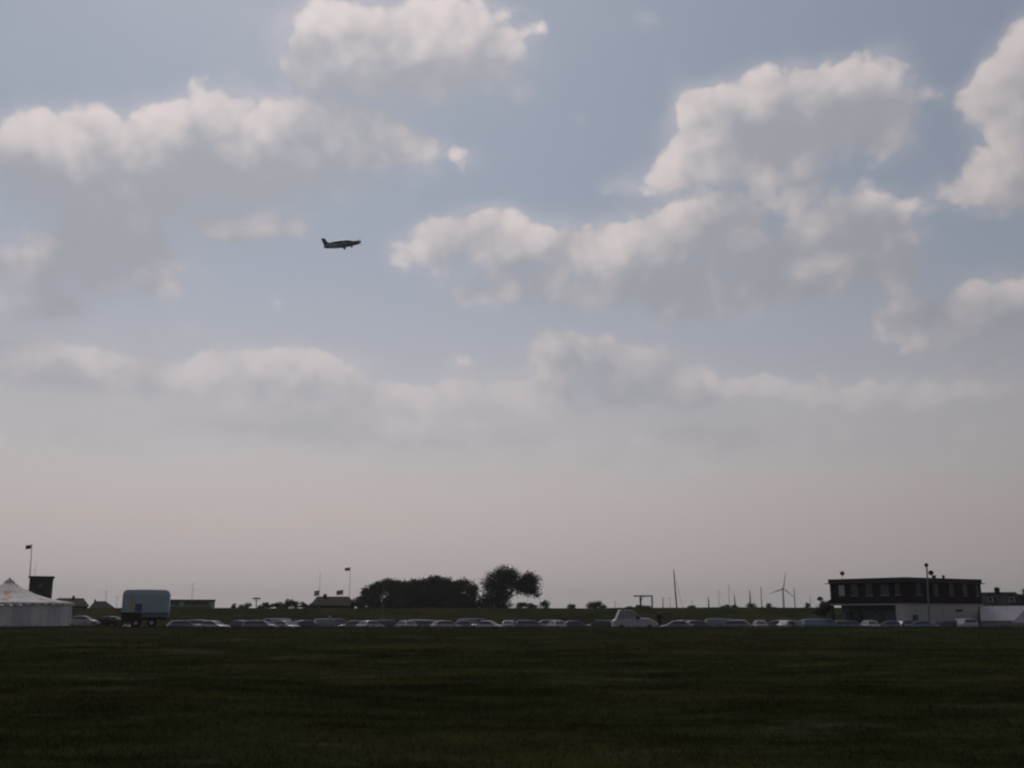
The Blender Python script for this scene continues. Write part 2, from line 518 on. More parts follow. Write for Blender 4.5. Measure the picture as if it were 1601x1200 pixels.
def ground_material():
    m = bpy.data.materials.new('rough_grass_field'); m.use_nodes = True; CUR[0] = m.node_tree
    n = CUR[0].nodes['Principled BSDF']
    tc = CUR[0].nodes.new('ShaderNodeTexCoord'); P = S(tc.outputs['Object'])
    c, mid, fine = grass_colour(P, 1.25)
    put(n.inputs['Base Color'], c)
    n.inputs['Roughness'].default_value = 1.0; n.inputs['Specular IOR Level'].default_value = 0.0
    b = CUR[0].nodes.new('ShaderNodeBump'); b.inputs['Strength'].default_value = .8; b.inputs['Distance'].default_value = .12
    put(b.inputs['Height'], mid + fine * .5); CUR[0].links.new(b.outputs[0], n.inputs['Normal'])
    CUR[0] = NT
    return m


M['ground'] = ground_material()


def make_ground():
    xs = np.concatenate([[-3900, -2000, -900, -450, -260], np.linspace(-170, -62, 30), np.linspace(-60, 60, 150), np.linspace(62, 170, 30), [260, 450, 900, 2000, 3900]])
    ys = np.concatenate([[-3900, -1500, -500, -150, -50, -20], np.linspace(-8, 60, 130), np.linspace(61, 116, 60), np.linspace(117, 145, 40), np.linspace(148, 192, 14), np.linspace(194, 246, 44), [260, 320, 450, 800, 1500, 2500, 3900]])
    gx, gy = np.meshgrid(xs, ys)
    z = ground_z(gx, gy)
    nx, ny = len(xs), len(ys)
    v = np.stack([gx, gy, z], -1).reshape(-1, 3)
    i = np.arange(nx * ny).reshape(ny, nx)
    f = np.stack([i[:-1, :-1], i[:-1, 1:], i[1:, 1:], i[1:, :-1]], -1).reshape(-1, 4)
    me = bpy.data.meshes.new('ground'); me.from_pydata(v.tolist(), [], f.tolist()); me.materials.append(M['ground'])
    me.polygons.foreach_set('use_smooth', [True] * len(me.polygons)); me.update()
    o = link(bpy.data.objects.new('ground', me)); o['kind'] = 'structure'


make_ground()


def leaf_material(name, c, seed=0.0):
    m = bpy.data.materials.new(name); m.use_nodes = True; CUR[0] = m.node_tree
    n = CUR[0].nodes['Principled BSDF']
    tc = CUR[0].nodes.new('ShaderNodeTexCoord'); P = S(tc.outputs['Object'])
    f = noise_(v_('ADD', P, (seed, seed, 0)), .8, 4, .7)
    put(n.inputs['Base Color'], mixc(sstep(f, .3, .7), tuple(q * .6 for q in c), tuple(q * 1.3 for q in c)))
    n.inputs['Roughness'].default_value = .75; n.inputs['Specular IOR Level'].default_value = .15
    n.inputs['Subsurface Weight'].default_value = 0.0
    CUR[0] = NT
    return m


M['leaf_dark'] = leaf_material('dark_broadleaf_foliage', (.040, .052, .030))
M['leaf_mid'] = leaf_material('mid_green_foliage', (.045, .060, .026), 4)
M['leaf_dry'] = leaf_material('brownish_scrub_foliage', (.050, .048, .028), 9)


def tri_mesh(name, V, Fc, material, smooth=False):
    me = bpy.data.meshes.new(name)
    nv, nf, k = len(V), len(Fc), Fc.shape[1]
    me.vertices.add(nv); me.vertices.foreach_set('co', V.astype(np.float32).ravel())
    me.loops.add(nf * k); me.loops.foreach_set('vertex_index', Fc.astype(np.int32).ravel())
    me.polygons.add(nf); me.polygons.foreach_set('loop_start', np.arange(0, nf * k, k, dtype=np.int32))
    me.update(calc_edges=True); me.materials.append(material)
    return me


def make_grass():
    rng = np.random.default_rng(3)
    def band(n, y0, y1, w0, h0, p=1.0):
        t = rng.random(n)
        y = np.sqrt(y0 ** 2 + t * (y1 ** 2 - y0 ** 2))
        x = (rng.random(n) - .5) * 2 * (y * .56 + 2)
        # tufts gather in patches
        q = wave(x, y, .9, 1.0) * .5 + wave(x, y, 2.7, 3.0) * .5
        keep = rng.random(n) < np.clip(.55 + .45 * q, .12, 1)
        x, y = x[keep], y[keep]; n = len(x)
        z = ground_z(x, y) - .01
        a = rng.random(n) * 2 * np.pi
        w = w0 * (.5 + rng.random(n)); h = h0 * (.35 + rng.random(n) ** 2 * 1.2)
        lx, ly = rng.normal(0, .7, n) * h, rng.normal(0, .7, n) * h
        b0 = np.stack([x - np.cos(a) * w / 2, y - np.sin(a) * w / 2, z], -1)
        b1 = np.stack([x + np.cos(a) * w / 2, y + np.sin(a) * w / 2, z], -1)
        tp = np.stack([x + lx, y + ly, z + h], -1)
        return np.stack([b0, b1, tp], 1).reshape(-1, 3)
    V = np.concatenate([band(150000, 7, 24, .016, .085), band(120000, 20, 48, .03, .08), band(70000, 46, 119, .09, .09), band(5000, 104, 119, .16, .20)])
    Fc = np.arange(len(V)).reshape(-1, 3)
    m = bpy.data.materials.new('grass_blades'); m.use_nodes = True; CUR[0] = m.node_tree
    n = CUR[0].nodes['Principled BSDF']
    tc = CUR[0].nodes.new('ShaderNodeTexCoord')
    c, _, _ = grass_colour(S(tc.outputs['Object']), 1.6)
    put(n.inputs['Base Color'], c); n.inputs['Roughness'].default_value = .9; n.inputs['Specular IOR Level'].default_value = .05
    tr = CUR[0].nodes.new('ShaderNodeBsdfTranslucent'); put(tr.inputs['Color'], c)      # thin blades let the light through
    mx = CUR[0].nodes.new('ShaderNodeMixShader'); mx.inputs[0].default_value = .38
    CUR[0].links.new(n.outputs[0], mx.inputs[1]); CUR[0].links.new(tr.outputs[0], mx.inputs[2])
    CUR[0].links.new(mx.outputs[0], CUR[0].nodes['Material Output'].inputs['Surface'])
    CUR[0] = NT
    o = link(bpy.data.objects.new('grass', tri_mesh('grass', V, Fc, m)))
    tag(o, 'short dark rough grass covering the airfield in the foreground', 'grass'); o['kind'] = 'stuff'


make_grass()

# marina basin behind the embankment, under the yachts
wm = mat('harbour_water', (.02, .03, .035), .12, .5, .1, 1.0, .3, 3)
wb = MB(); wb.add([(24, 262, DIP + .05), (135, 262, DIP + .05), (135, 440, DIP + .05), (24, 440, DIP + .05)], [(0, 1, 2, 3)])
wo_ = wb.build('water', wm); wo_['kind'] = 'structure'

# ------------------------------------------------------------------ trees and scrub
RNG = np.random.default_rng(11)


def crown_mesh(lobes, leaf, material, dens=30.0):
    """lobes: (x, y, z, rx, ry, rz); clumps of leaf-sized faces through each lobe"""
    Vs = []
    for (cx, cy, cz, rx, ry, rz) in lobes:
        k = int(18 + 10 * (rx * rz) ** .5)
        d = RNG.normal(size=(k, 3)); d /= np.linalg.norm(d, axis=1)[:, None]
        rr = (.15 + .80 * RNG.random(k) ** .6)[:, None]
        cc = d * rr
        n = int(dens * math.pi * rx * rz / (leaf * leaf)) + 60
        w = RNG.integers(0, k, n)
        g = RNG.normal(size=(n, 3)) * (.17 + .07 * RNG.random((n, 1)))
        p = cc[w] + g
        p = p * np.array([rx, ry, rz]) + np.array([cx, cy, cz])
        a = RNG.normal(size=(n, 3)); a /= np.linalg.norm(a, axis=1)[:, None]
        b = np.cross(a, RNG.normal(size=(n, 3))); b /= np.linalg.norm(b, axis=1)[:, None]
        s = leaf * (.55 + .7 * RNG.random((n, 1))) * .5
        Vs.append(np.stack([p - a * s, p - b * s * .6, p + a * s, p + b * s * .6], 1).reshape(-1, 3))
    V = np.concatenate(Vs)
    return tri_mesh('crown', V, np.arange(len(V)).reshape(-1, 4), material)


def tree(name, label, cat, D, base_px, lobes_px, material, leaf=.42, group=None, trunk_r=.28, dens=30.0, stems=1):
    """lobes_px: (px, py, half width px, half height px) in the photograph at D metres"""
    bx = X(base_px, D); bz = gz(bx, D)
    t = thing(name, label, cat, (bx, D, bz), 0, group)
    mpp = X(801.5, D) - X(800.5, D)
    lobes = []
    for i, (px, py, rx, ry) in enumerate(lobes_px):
        q = at(px, py, D)
        lobes.append((q.x - bx, RNG.uniform(-.5, .5) * rx * mpp * .6, q.z - bz - (.32 if name == 'bush' else 0.0), rx * mpp, rx * mpp * .9 + .2, ry * mpp))
    cr = link(bpy.data.objects.new('crown', crown_mesh(lobes, leaf, material, dens)), t)
    tb = MB()
    top = max(l[2] for l in lobes)
    for s_ in range(stems):
        off = (s_ - (stems - 1) / 2) * trunk_r * 4
        mid = (off * 1.3 + RNG.uniform(-.1, .1), 0, top * .45)
        tb.tube([(off, 0, -.2), (off * 1.1, 0, top * .2), mid], [trunk_r * 1.25, trunk_r, trunk_r * .75], 8)
        for l in lobes[s_::stems]:
            e = Vector((l[0], l[1], l[2] + l[5] * .4)); m0 = Vector(mid)
            tb.tube([m0, m0.lerp(e, .5) + Vector((0, 0, -.15 * (e - m0).length * .3)), e], [trunk_r * .6, trunk_r * .35, .04], 6)
    tb.build('trunk', M['bark'], t, True)
    return t


TG = 'row of dark trees behind the embankment'
wood = [
 (585, [(580, 930, 15, 13), (568, 941, 10, 10), (592, 919, 15, 12), (585, 945, 20, 10)], 'leaf_mid', 'leftmost round-topped tree of the dark tree row, next to the red-roofed house'),
 (615, [(608, 915, 15, 10), (624, 921, 16, 13), (612, 938, 24, 16), (612, 949, 22, 10)], 'leaf_dark', 'second tree from the left in the dark tree row, even rounded top'),
 (645, [(638, 920, 17, 11), (652, 914, 14, 10), (650, 928, 20, 15), (642, 940, 24, 14), (640, 950, 22, 9)], 'leaf_dark', 'third tree from the left in the dark tree row, lower crown'),
 (676, [(668, 912, 15, 9), (681, 909, 14, 9), (682, 920, 22, 15), (674, 936, 26, 17), (674, 950, 22, 9)], 'leaf_dark', 'tallest tree in the middle of the dark tree row'),
 (706, [(698, 912, 14, 10), (714, 915, 13, 9), (708, 924, 19, 14), (706, 938, 24, 16), (706, 950, 22, 9)], 'leaf_dark', 'fifth tree from the left in the dark tree row, bumpy crown'),
 (733, [(727, 914, 13, 10), (738, 924, 11, 12), (732, 940, 20, 14), (736, 949, 18, 9)], 'leaf_dark', 'rightmost tree of the dark tree row, beside the tall lone tree'),
]
for i, (px, lobes, mt, lb) in enumerate(wood):
    tree('broadleaf_tree', lb, 'tree', 252 + (i * 7) % 13, px, lobes, M[mt], .42, TG)
tree('broadleaf_tree', 'tall spreading tree with sky showing through its crown, right of the tree row', 'tree', 246, 779,
     [(787, 900, 24, 15), (772, 915, 20, 18), (798, 908, 22, 14), (826, 905, 18, 14), (832, 920, 15, 13), (815, 918, 16, 12), (768, 938, 20, 14), (786, 930, 15, 15), (760, 948, 16, 9), (785, 947, 14, 9)],
     M['leaf_dark'], .40, None, .36, 22)
SG = 'low bushes along the embankment top'
shrubs = [
 (366, 222, [(366, 946, 4, 5), (362, 950, 5, 3)], 'leaf_dry', 'tiny lone bush on the embankment, right of the glazed pavilion'),
 (384, 222, [(380, 947, 8, 5), (388, 944, 5, 5)], 'leaf_dry', 'small ragged bush left of the flat-topped shelter'),
 (412, 223, [(410, 945, 8, 5), (420, 945, 7, 5)], 'leaf_dry', 'low bush just right of the flat-topped shelter'),
 (438, 222, [(434, 944, 10, 6), (445, 946, 8, 4)], 'leaf_dry', 'low rounded bush, second right of the flat-topped shelter'),
 (456, 223, [(453, 941, 9, 7), (462, 943, 7, 6)], 'leaf_dark', 'tallest bush between the flat-topped shelter and the red-roofed house'),
 (478, 222, [(475, 944, 7, 5), (483, 945, 6, 5)], 'leaf_dark', 'dark bush at the left foot of the red-roofed house'),
 (560, 224, [(556, 940, 8, 7), (564, 944, 8, 6)], 'leaf_mid', 'bush between the tall flagpole and the tree row'),
 (828, 224, [(815, 944, 12, 5), (832, 945, 10, 5), (852, 943, 8, 7)], 'leaf_dark', 'long low bush under the right side of the tall lone tree'),
 (894, 223, [(893, 946, 8, 5)], 'leaf_mid', 'single small round bush between the tall tree and the larger clump'),
 (930, 223, [(925, 945, 9, 6), (934, 944, 10, 7), (944, 947, 6, 5)], 'leaf_mid', 'larger round bush clump left of the gantry frame'),
 (1000, 224, [(985, 948, 8, 4), (1000, 947, 10, 4), (1013, 948, 7, 4)], 'leaf_dry', 'low scrub at the foot of the gantry frame'),
 (1082, 224, [(1081, 947, 6, 4)], 'leaf_dry', 'tiny bush right of the tallest yacht mast'),
 (1136, 223, [(1134, 947, 8, 4), (1148, 947, 6, 4)], 'leaf_mid', 'low double bush below the pair of thin masts'),
 (1174, 223, [(1174, 946, 8, 6)], 'leaf_mid', 'peaked bush in front of a mast, left of the wind turbine'),
 (1204, 223, [(1202, 946, 6, 5), (1210, 949, 5, 3), (1193, 949, 5, 3)], 'leaf_dry', 'spiky bush just left of the wind turbine tower'),
 (1262, 223, [(1262, 945, 5, 5)], 'leaf_dry', 'small ragged bush right of the wind turbine'),
]
for px, D, lobes, mt, lb in shrubs:
    tree('bush', lb, 'bush', D, px, lobes, M[mt], .24, SG, .06, 20, 2)
tree('small_tree', 'leaning scrubby tree against the left corner of the brick building', 'tree', 152, 1289,
     [(1292, 948, 10, 8), (1284, 954, 12, 8), (1298, 941, 5, 5), (1283, 936, 4, 3)], M['leaf_dry'], .22, None, .1, 22)

# ------------------------------------------------------------------ houses and other buildings beyond the embankment
def house(label, D, wx0, wx1, rx0, rx1, y_ridge, y_eave, depth, roofm, wallm, chimneys=(), windows=(), cat='house', name='house'):
    """hipped roof; wx eaves ends, rx ridge ends, all photograph pixels at D"""
    cx = (wx0 + wx1) / 2; ox = X(cx, D); oz = gz(ox, D + depth / 2)
    turn = math.atan2(-ox, D)
    t = thing(name, label, cat, (ox, D, oz), turn)
    f = lambda px: (X(px, D) - ox) * math.cos(turn)
    ze, zr = Z(y_eave, D) - oz, Z(y_ridge, D) - oz
    a, b, c, d = f(wx0), f(wx1), f(rx0), f(rx1)
    w = MB(); w.box(a + .3, b - .3, .3, depth - .3, -.3, ze + .02); w.build('wall', wallm, t)
    r = MB(); y = depth / 2
    r.hexa([(a, 0, ze - .12), (b, 0, ze - .12), (b, depth, ze - .12), (a, depth, ze - .12), (a, 0, ze), (b, 0, ze), (b, depth, ze), (a, depth, ze)])
    r.add([(a, 0, ze + .003), (b, 0, ze + .003), (b, depth, ze + .003), (a, depth, ze + .003), (c, y, zr), (d, y, zr)], [(0, 1, 5, 4), (1, 2, 5), (2, 3, 4, 5), (3, 0, 4)])
    r.tube([(c, y, zr), (d, y, zr)], .1, 6)
    ro = r.build('roof', roofm, t)
    for px, yt, wd in chimneys:
        q = MB(); x = f(px); h = Z(yt, D) - oz
        q.box(x - wd / 2, x + wd / 2, y - .3, y + .3, zr - 1.4, h); q.box(x - wd / 2 - .06, x + wd / 2 + .06, y - .36, y + .36, h - .18, h - .06); q.tube([(x, y, h), (x, y, h + .25)], .1, 8)
        q.build('chimney', M['tower_brick'], ro)
    for px, z0, wd, ht in windows:
        x = f(px)
        fr = MB(); fr.box(x - wd / 2, x + wd / 2, .22, .3, z0, z0 + ht); fo = fr.build('window', M['frame'], t)
        pn = MB(); pn.box(x - wd / 2 + .07, x + wd / 2 - .07, .19, .217, z0 + .07, z0 + ht - .07); pn.build('pane', M['glass'], fo)
    return t


def aerial(label, D, px, y_top, y_base, r=.03, cross=(), name='aerial', cat='aerial', yoff=0.0, base=None):
    p0 = at(px, y_base, D + yoff)
    z0 = p0.z if base is None else base
    t = thing(name, label, cat, (p0.x, D + yoff, z0))
    h = Z(y_top, D + yoff) - z0
    m = MB(); m.tube([(0, 0, 0), (0, 0, h)], [r, r * .7], 6); m.build('pole', M['darksteel'], t)
    for dz, L in cross:
        c = MB(); c.tube([(-L / 2, 0, h - dz), (L / 2, 0, h - dz)], r * .8, 6)
        for k in range(4): c.tube([(-L / 2 + L * k / 3, -.25, h - dz), (-L / 2 + L * k / 3, .25, h - dz)], r * .5, 5)
        c.build('antenna_head', M['darksteel'], t)
    return t


# brick tower with the flag
D = 232
tx = X(64, D, 905); tz = gz(tx, D + 3)
t = thing('brick_tower', 'square dark brick tower with flat roof behind the big white tent', 'tower', (tx, D, tz), math.atan2(-tx, D) - R(4))
hw = (X(82, D) - X(46.5, D)) / 2 * math.cos(math.atan2(-tx, D)); zt = Z(902.5, D) - tz
b = MB(); b.box(-hw, hw, 0, 2 * hw, -.3, zt); b.build('wall', M['tower_brick'], t)
b = MB(); b.box(-hw - .28, hw + .28, -.28, 2 * hw + .28, zt, zt + .3); b.box(-hw - .12, hw + .12, -.12, 2 * hw + .12, zt - .25, zt - .003); b.build('roof', M['fascia'], t)
for wx, wz in ((0.0, Z(915, D) - tz), (-1.6, Z(922, D) - tz), (1.6, Z(922, D) - tz)):
    q = MB(); q.box(wx - .38, wx + .38, -.07, -.003, wz - .5, wz + .5); w_ = q.build('window', M['frame'], t)
    q = MB(); q.box(wx - .30, wx + .30, -.10, -.073, wz - .42, wz + .42); q.build('pane', M['blind'] if wx == 0 else M['glass'], w_)
TOWER_TOP = zt + .3 + tz


def flag_mesh(L, H, seg=10, wave_=.12):
    m = MB(); rows = []
    for k in range(seg + 1):
        s_ = k / seg; x = -L * s_; y = wave_ * math.sin(s_ * 7) * (s_ + .2); dz = -.18 * H * s_
        rows.append([(x, y - .01, dz), (x, y + .01, dz), (x, y + .01, dz - H), (x, y - .01, dz - H)])
    m.loft(rows); return m


def flagpole(label, D, px, y_top, y_base, flag_y, flag_h_px, flag_l_px, fm, r=.06, base=None, lean=0.0):
    x = X(px, D, y_base); z0 = gz(x, D) if base is None else base
    t = thing('flagpole', label, 'flagpole', (x, D, z0))
    h = Z(y_top, D) - z0
    m = MB(); m.tube([(0, 0, 0), (lean, 0, h)], [r, r * .6], 8); m.disc((lean, 0, h + .05), (0, 0, 1), r * 1.4, .1, 8); m.build('pole', M['steel'], t)
    mpp = X(801.5, D) - X(800.5, D)
    fz = Z(flag_y, D) - z0
    fo = flag_mesh(flag_l_px * mpp, flag_h_px * mpp).build('flag', fm, t, True); fo.location = (-r + lean * fz / h, 0, fz)
    return t


flagpole('tall thin flagpole with a dark flag, standing on the brick tower', 233, 46.6, 851, 901, 851.5, 6, 9, M['flag_dark'], .11, TOWER_TOP, -.25)
aerial('short rod aerial on the brick tower roof', 233, 54, 880, 901, .03, base=TOWER_TOP)
house('brown hip-roofed house between the brick tower and the next roof', 238, 62, 139, 88, 130, 935, 947, 9, M['tile2'], M['tower_brick'], [(113, 931.5, .6)], [(100, 1.0, 1.2, 1.2), (120, 1.0, 1.2, 1.2)])
house('brown hip-roofed house just left of the pale blue box trailer', 246, 136, 184, 146, 165, 940, 953, 8, M['tile2'], M['tower_brick'], [(147, 937.5, .4)], [(160, 1.0, 1.4, 1.2)])
aerial('thin aerial on the brown roof left of the box trailer', 249.5, 165, 924, 941, .05, ((.1, .6),))
aerial('thin lamp post with small head just left of the box trailer', 230, 182, 932.5, 951, .04, ((.05, .5),), 'lamp_post', 'lamp post')

# glazed pavilion
D = 280
px0, px1 = 250, 335
ox = X((px0 + px1) / 2, D); oz = gz(ox, D)
t = thing('glazed_pavilion', 'long low glazed pavilion with dark flat roof right of the box trailer', 'building', (ox, D, oz), math.atan2(-ox, D))
ck = math.cos(math.atan2(-ox, D)); a, b_ = (X(px0, D) - ox) * ck, (X(px1, D) - ox) * ck
zt, zf = Z(937, D) - oz, Z(949.5, D) - oz
q = MB(); q.box(a - .2, b_ + .2, -.5, 7, zt - .35, zt); q.build('roof', M['fascia'], t)
q = MB(); q.box(a, b_, .1, 6.5, -.3, zf); q.build('wall', M['recess'], t)
q = MB(); q.box(a, b_, .1, .25, zf, zf + .55); q.box(a, b_, 6.2, 6.35, zf, zf + .55); q.build('parapet', M['recess'], t)
n = 9
for k in range(n + 1):
    x = a + (b_ - a) * k / n
    for y in (.18, 6.27):
        q = MB(); q.box(x - .07, x + .07, y - .07, y + .07, zf + .55, zt - .352); q.build('post', M['darksteel'], t)
for k in range(n):
    x0, x1 = a + (b_ - a) * k / n + .075, a + (b_ - a) * (k + 1) / n - .075
    q = MB(); q.box(x0, x1, .17, .19, zf + .56, zt - .36)
    q.build('window', M['green_wall'] if k in (3, 8) else M['glass'] if k % 2 else M['blind'], t)
q = MB(); q.box(b_ - 1.0, b_ + .05, -.1, .06, zf - .2, zt - .36); q.build('end_wall', M['green_wall'], t)
aerial('antenna mast with two small heads above the glazed pavilion', 283, 300, 912.5, 938, .05, ((.05, .9), (1.6, .7)), 'antenna_mast', 'antenna', base=oz + zt)

# red-roofed house with flags
house('low house with dark red hipped roof left of the tree row', 256, 484, 556, 494, 546, 932.5, 946, 9, M['tile'], M['tower_brick'], [(507, 928.5, .9)], [(505, 1.2, 1.3, 1.2), (530, 1.2, 1.3, 1.2)])
flagpole('thin flagpole with a pale flag at the left end of the red roof', 254, 499, 894, 935, 922.5, 8, 8, M['flag_pale'], .05)
flagpole('short flagpole with a faded red flag above the red roof', 254, 536, 921, 935, 922, 7, 10, M['flag_red'], .05)
flagpole('tall flagpole with a small dark flag beside the tree row', 253, 546, 886.5, 935, 887, 4.5, 8, M['flag_dark'], .07)

# flat-topped shelter on the embankment
D = 221.5
x = X(400, D); z0 = gz(x, D)
t = thing('shelter', 'small flat-topped shelter on a single post among the bushes', 'shelter', (x, D, z0))
h = Z(934, D) - z0
q = MB(); q.tube([(0, 0, -.1), (0, 0, h)], .09, 8); q.build('post', M['bark'], t)
q = MB(); q.tube([(0, 0, h - .28), (0, 0, h - .1), (0, 0, h)], [.85, .9, .45], 14); q.build('canopy', M['tile2'], t)
q = MB()
for k in range(4):
    an = k * math.pi / 2 + .4; q.tube([(0, 0, h - .9), (.6 * math.cos(an), .6 * math.sin(an), h - .26)], .035, 6)
q.build('brace', M['bark'], t)

# slender lamp post in front of the tree row
D = 141
x = X(598, D); z0 = gz(x, D)
t = thing('lamp_post', 'slender grey lamp post in front of the dark tree row', 'lamp post', (x, D, z0))
h = Z(914, D) - z0
q = MB(); q.tube([(0, 0, 0), (0, 0, .9), (0, 0, h)], [.075, .06, .035], 8); q.build('pole', M['steel'], t)
q = MB(); q.tube([(0, 0, h), (.25, 0, h + .12), (.45, 0, h + .12)], .03, 6); q.build('arm', M['steel'], t)
q = MB(); q.box(.3, .8, -.1, .1, h + .08, h + .17); q.build('lamp_head', M['darksteel'], t)

# boat hoist gantry
D = 262
x = X(1006, D); z0 = gz(x, D)
t = thing('gantry_frame', 'dark steel gantry frame with long crossbar beyond the embankment', 'gantry', (x, D, z0))
g = lambda px: X(px, D) - x
h = Z(930.5, D) - z0
q = MB(); q.box(g(991), g(1021), -.16, .16, h - .32, h); q.build('crossbar', M['darksteel'], t)
for px, w_ in ((1002, .22), (1020, .16)):
    q = MB(); q.box(g(px) - w_, g(px) + w_, -.2, .2, -.2, h - .323); q.build('post', M['darksteel'], t)
q = MB(); q.tube([(g(1002), 0, h - 1.5), (g(1007), 0, h - .35)], .07, 6); q.build('brace', M['darksteel'], t)

# ------------------------------------------------------------------ yachts: only masts and rigging rise over the embankment
def yacht(label, D, px, y_top, r=.10, stay=None, lean_px=0.0, furl=False, spreaders=()):
    z0 = DIP + .05; x = X(px + lean_px, D)
    t = thing('sailing_yacht', label, 'yacht', (x, D, z0), 0, 'yachts in the marina')
    L = 4.6
    rings = []
    for s_, w, zk in ((-1, .55, .1), (-.6, 1.1, -.25), (0, 1.35, -.4), (.5, 1.05, -.3), (.85, .45, 0), (1, .05, .35)):
        xx = s_ * L; rings.append([(xx, -w, .95), (xx, -w * .9, .4), (xx, 0, zk), (xx, w * .9, .4), (xx, w, .95)])
    m = MB(); m.loft(rings); m.build('hull', M['hull'], t, True)
    m = MB(); m.loft([[(-2.4, -.8, .95), (-2.4, .8, .95), (-2.2, .65, 1.4), (-2.2, -.65, 1.4)], [(1.2, -.6, .95), (1.2, .6, .95), (.8, .45, 1.35), (.8, -.45, 1.35)]]); m.build('cabin', M['hull'], t)
    h = Z(y_top, D) - z0
    dx = -lean_px * (X(801.5, D) - X(800.5, D))
    m = MB(); m.tube([(0, 0, .9), (dx * .5, 0, h * .5), (dx, 0, h)], [r * 1.1, r, r * .55], 8); mo = m.build('mast', M['mast'], t)
    for fz, w in spreaders:
        m = MB(); m.tube([(dx * fz, -.15, h * fz), (dx * fz, .15, h * fz)], w, 6); m.tube([(dx * fz - .55, 0, h * fz), (dx * fz + .55, 0, h * fz)], .04, 6); m.build('spreader', M['mast'], mo)
    m = MB(); m.tube([(0, 0, 1.9), (-3.2, 0, 1.8)], .12, 6); m.build('boom', M['mast'], t)
    if furl:
        m = MB(); m.tube([(.35, 0, 1.2), (dx + .1, 0, h * .9)], [.22, .07], 6); m.build('furled_sail', M['flag_dark'], t)
    s2 = stay if stay is not None else 3.9
    m = MB(); m.tube([(s2, 0, 1.0), (dx, 0, h * .97)], .035 if stay is not None else .018, 5); m.build('forestay', M['mast'], t)
    return t


yacht('tallest yacht mast with a long slanting stay, beside the gantry frame', 300, 1055.5, 890, .20, 2.2, 3.5, False, ((.72, .16), (.45, .2)))
yacht('short thin yacht mast left of the gantry frame', 330, 962, 939, .10)
yacht('plain stubby yacht mast between the gantry frame and the tallest mast', 310, 1037, 933, .16)
aerial('lamp post with a round head just left of the tallest mast', 258, 1048, 934, 951, .05, ((.1, .7),), 'lamp_post', 'lamp post', base=DIP)
yacht('faint tiny mast right of the tallest mast', 380, 1082, 937, .10)
yacht('short mast with furled sail, first right of the tiny bush', 340, 1108, 932, .13, furl=True)
yacht('thin mast left of the high slim one', 370, 1125, 922, .08)
yacht('high slim mast, highest between the tallest mast and the wind turbine', 380, 1141, 913, .09)
yacht('short mast with furled sail close beside the high slim one', 340, 1149, 928, .11, furl=True)
yacht('thick mast with furled sail above the peaked bush', 330, 1173.5, 922, .17, furl=True)
yacht('dark mast just left of the wind turbine', 330, 1191.5, 917.5, .15)
yacht('dark mast just right of the wind turbine', 330, 1243.5, 918, .16)
yacht('short thin mast left of the brick building', 340, 1268, 932, .11)

# wind turbine far out
D = 1900
x = X(1226, D); z0 = gz(x, D)
t = thing('wind_turbine', 'distant pale wind turbine with three blades', 'wind turbine', (x, D, z0))
h = Z(920.5, D) - z0; mpp = X(801.5, D) - X(800.5, D)
q = MB(); q.tube([(0, 0, 0), (0, 0, h)], [2.1, 1.3], 14); q.build('tower', M['turbine'], t, True)
q = MB(); q.loft([[(-1.6, -4, -1.4), (1.6, -4, -1.4), (1.6, -4, 1.4), (-1.6, -4, 1.4)], [(-1.9, 0, -1.7), (1.9, 0, -1.7), (1.9, 0, 1.8), (-1.9, 0, 1.8)], [(-1.2, 5, -1), (1.2, 5, -1), (1.2, 5, 1.3), (-1.2, 5, 1.3)]])
q.build('nacelle', M['turbine'], t).location = (0, 0, h + .6)
q = MB(); q.tube([(0, -4.2, 0), (0, -5.4, 0), (0, -6.4, 0)], [1.6, 1.3, .3], 12); hub = q.build('hub', M['turbine'], t, True); hub.location = (0, 0, h + .6)
for ang in (80, 200, 320):
    ca, sa = math.cos(R(ang)), math.sin(R(ang)); L = 27 * mpp
    rings = []
    for s_, c, th in ((.03, 1.2, 1.0), (.15, 2.3, .8), (.5, 1.5, .4), (1.0, .35, .1)):
        px_, pz_ = ca * L * s_, sa * L * s_
        rings.append([(px_ - sa * c * .5, -5.3, pz_ + ca * c * .5), (px_, -5.3 - th / 2, pz_), (px_ + sa * c * .5, -5.3, pz_ - ca * c * .5), (px_, -5.3 + th / 2, pz_)])
    q = MB(); q.loft(rings); q.build('blade', M['turbine'], t).location = (0, 0, h + .6)

# ------------------------------------------------------------------ big round marquee on the left
D = 125.5
x = X(10, D); z0 = gz(x, D)
t = thing('marquee_tent', 'big round white marquee with rust-stained peak at the left edge', 'tent', (x, D, z0))
RT = X(104, D) - x; zp, ze = Z(905, D) - z0, Z(941.5, D - 3) - z0
N = 22


def pol(r, k, z): a = 2 * math.pi * (k + .35) / N; return Vector((r * math.cos(a), r * math.sin(a), z))


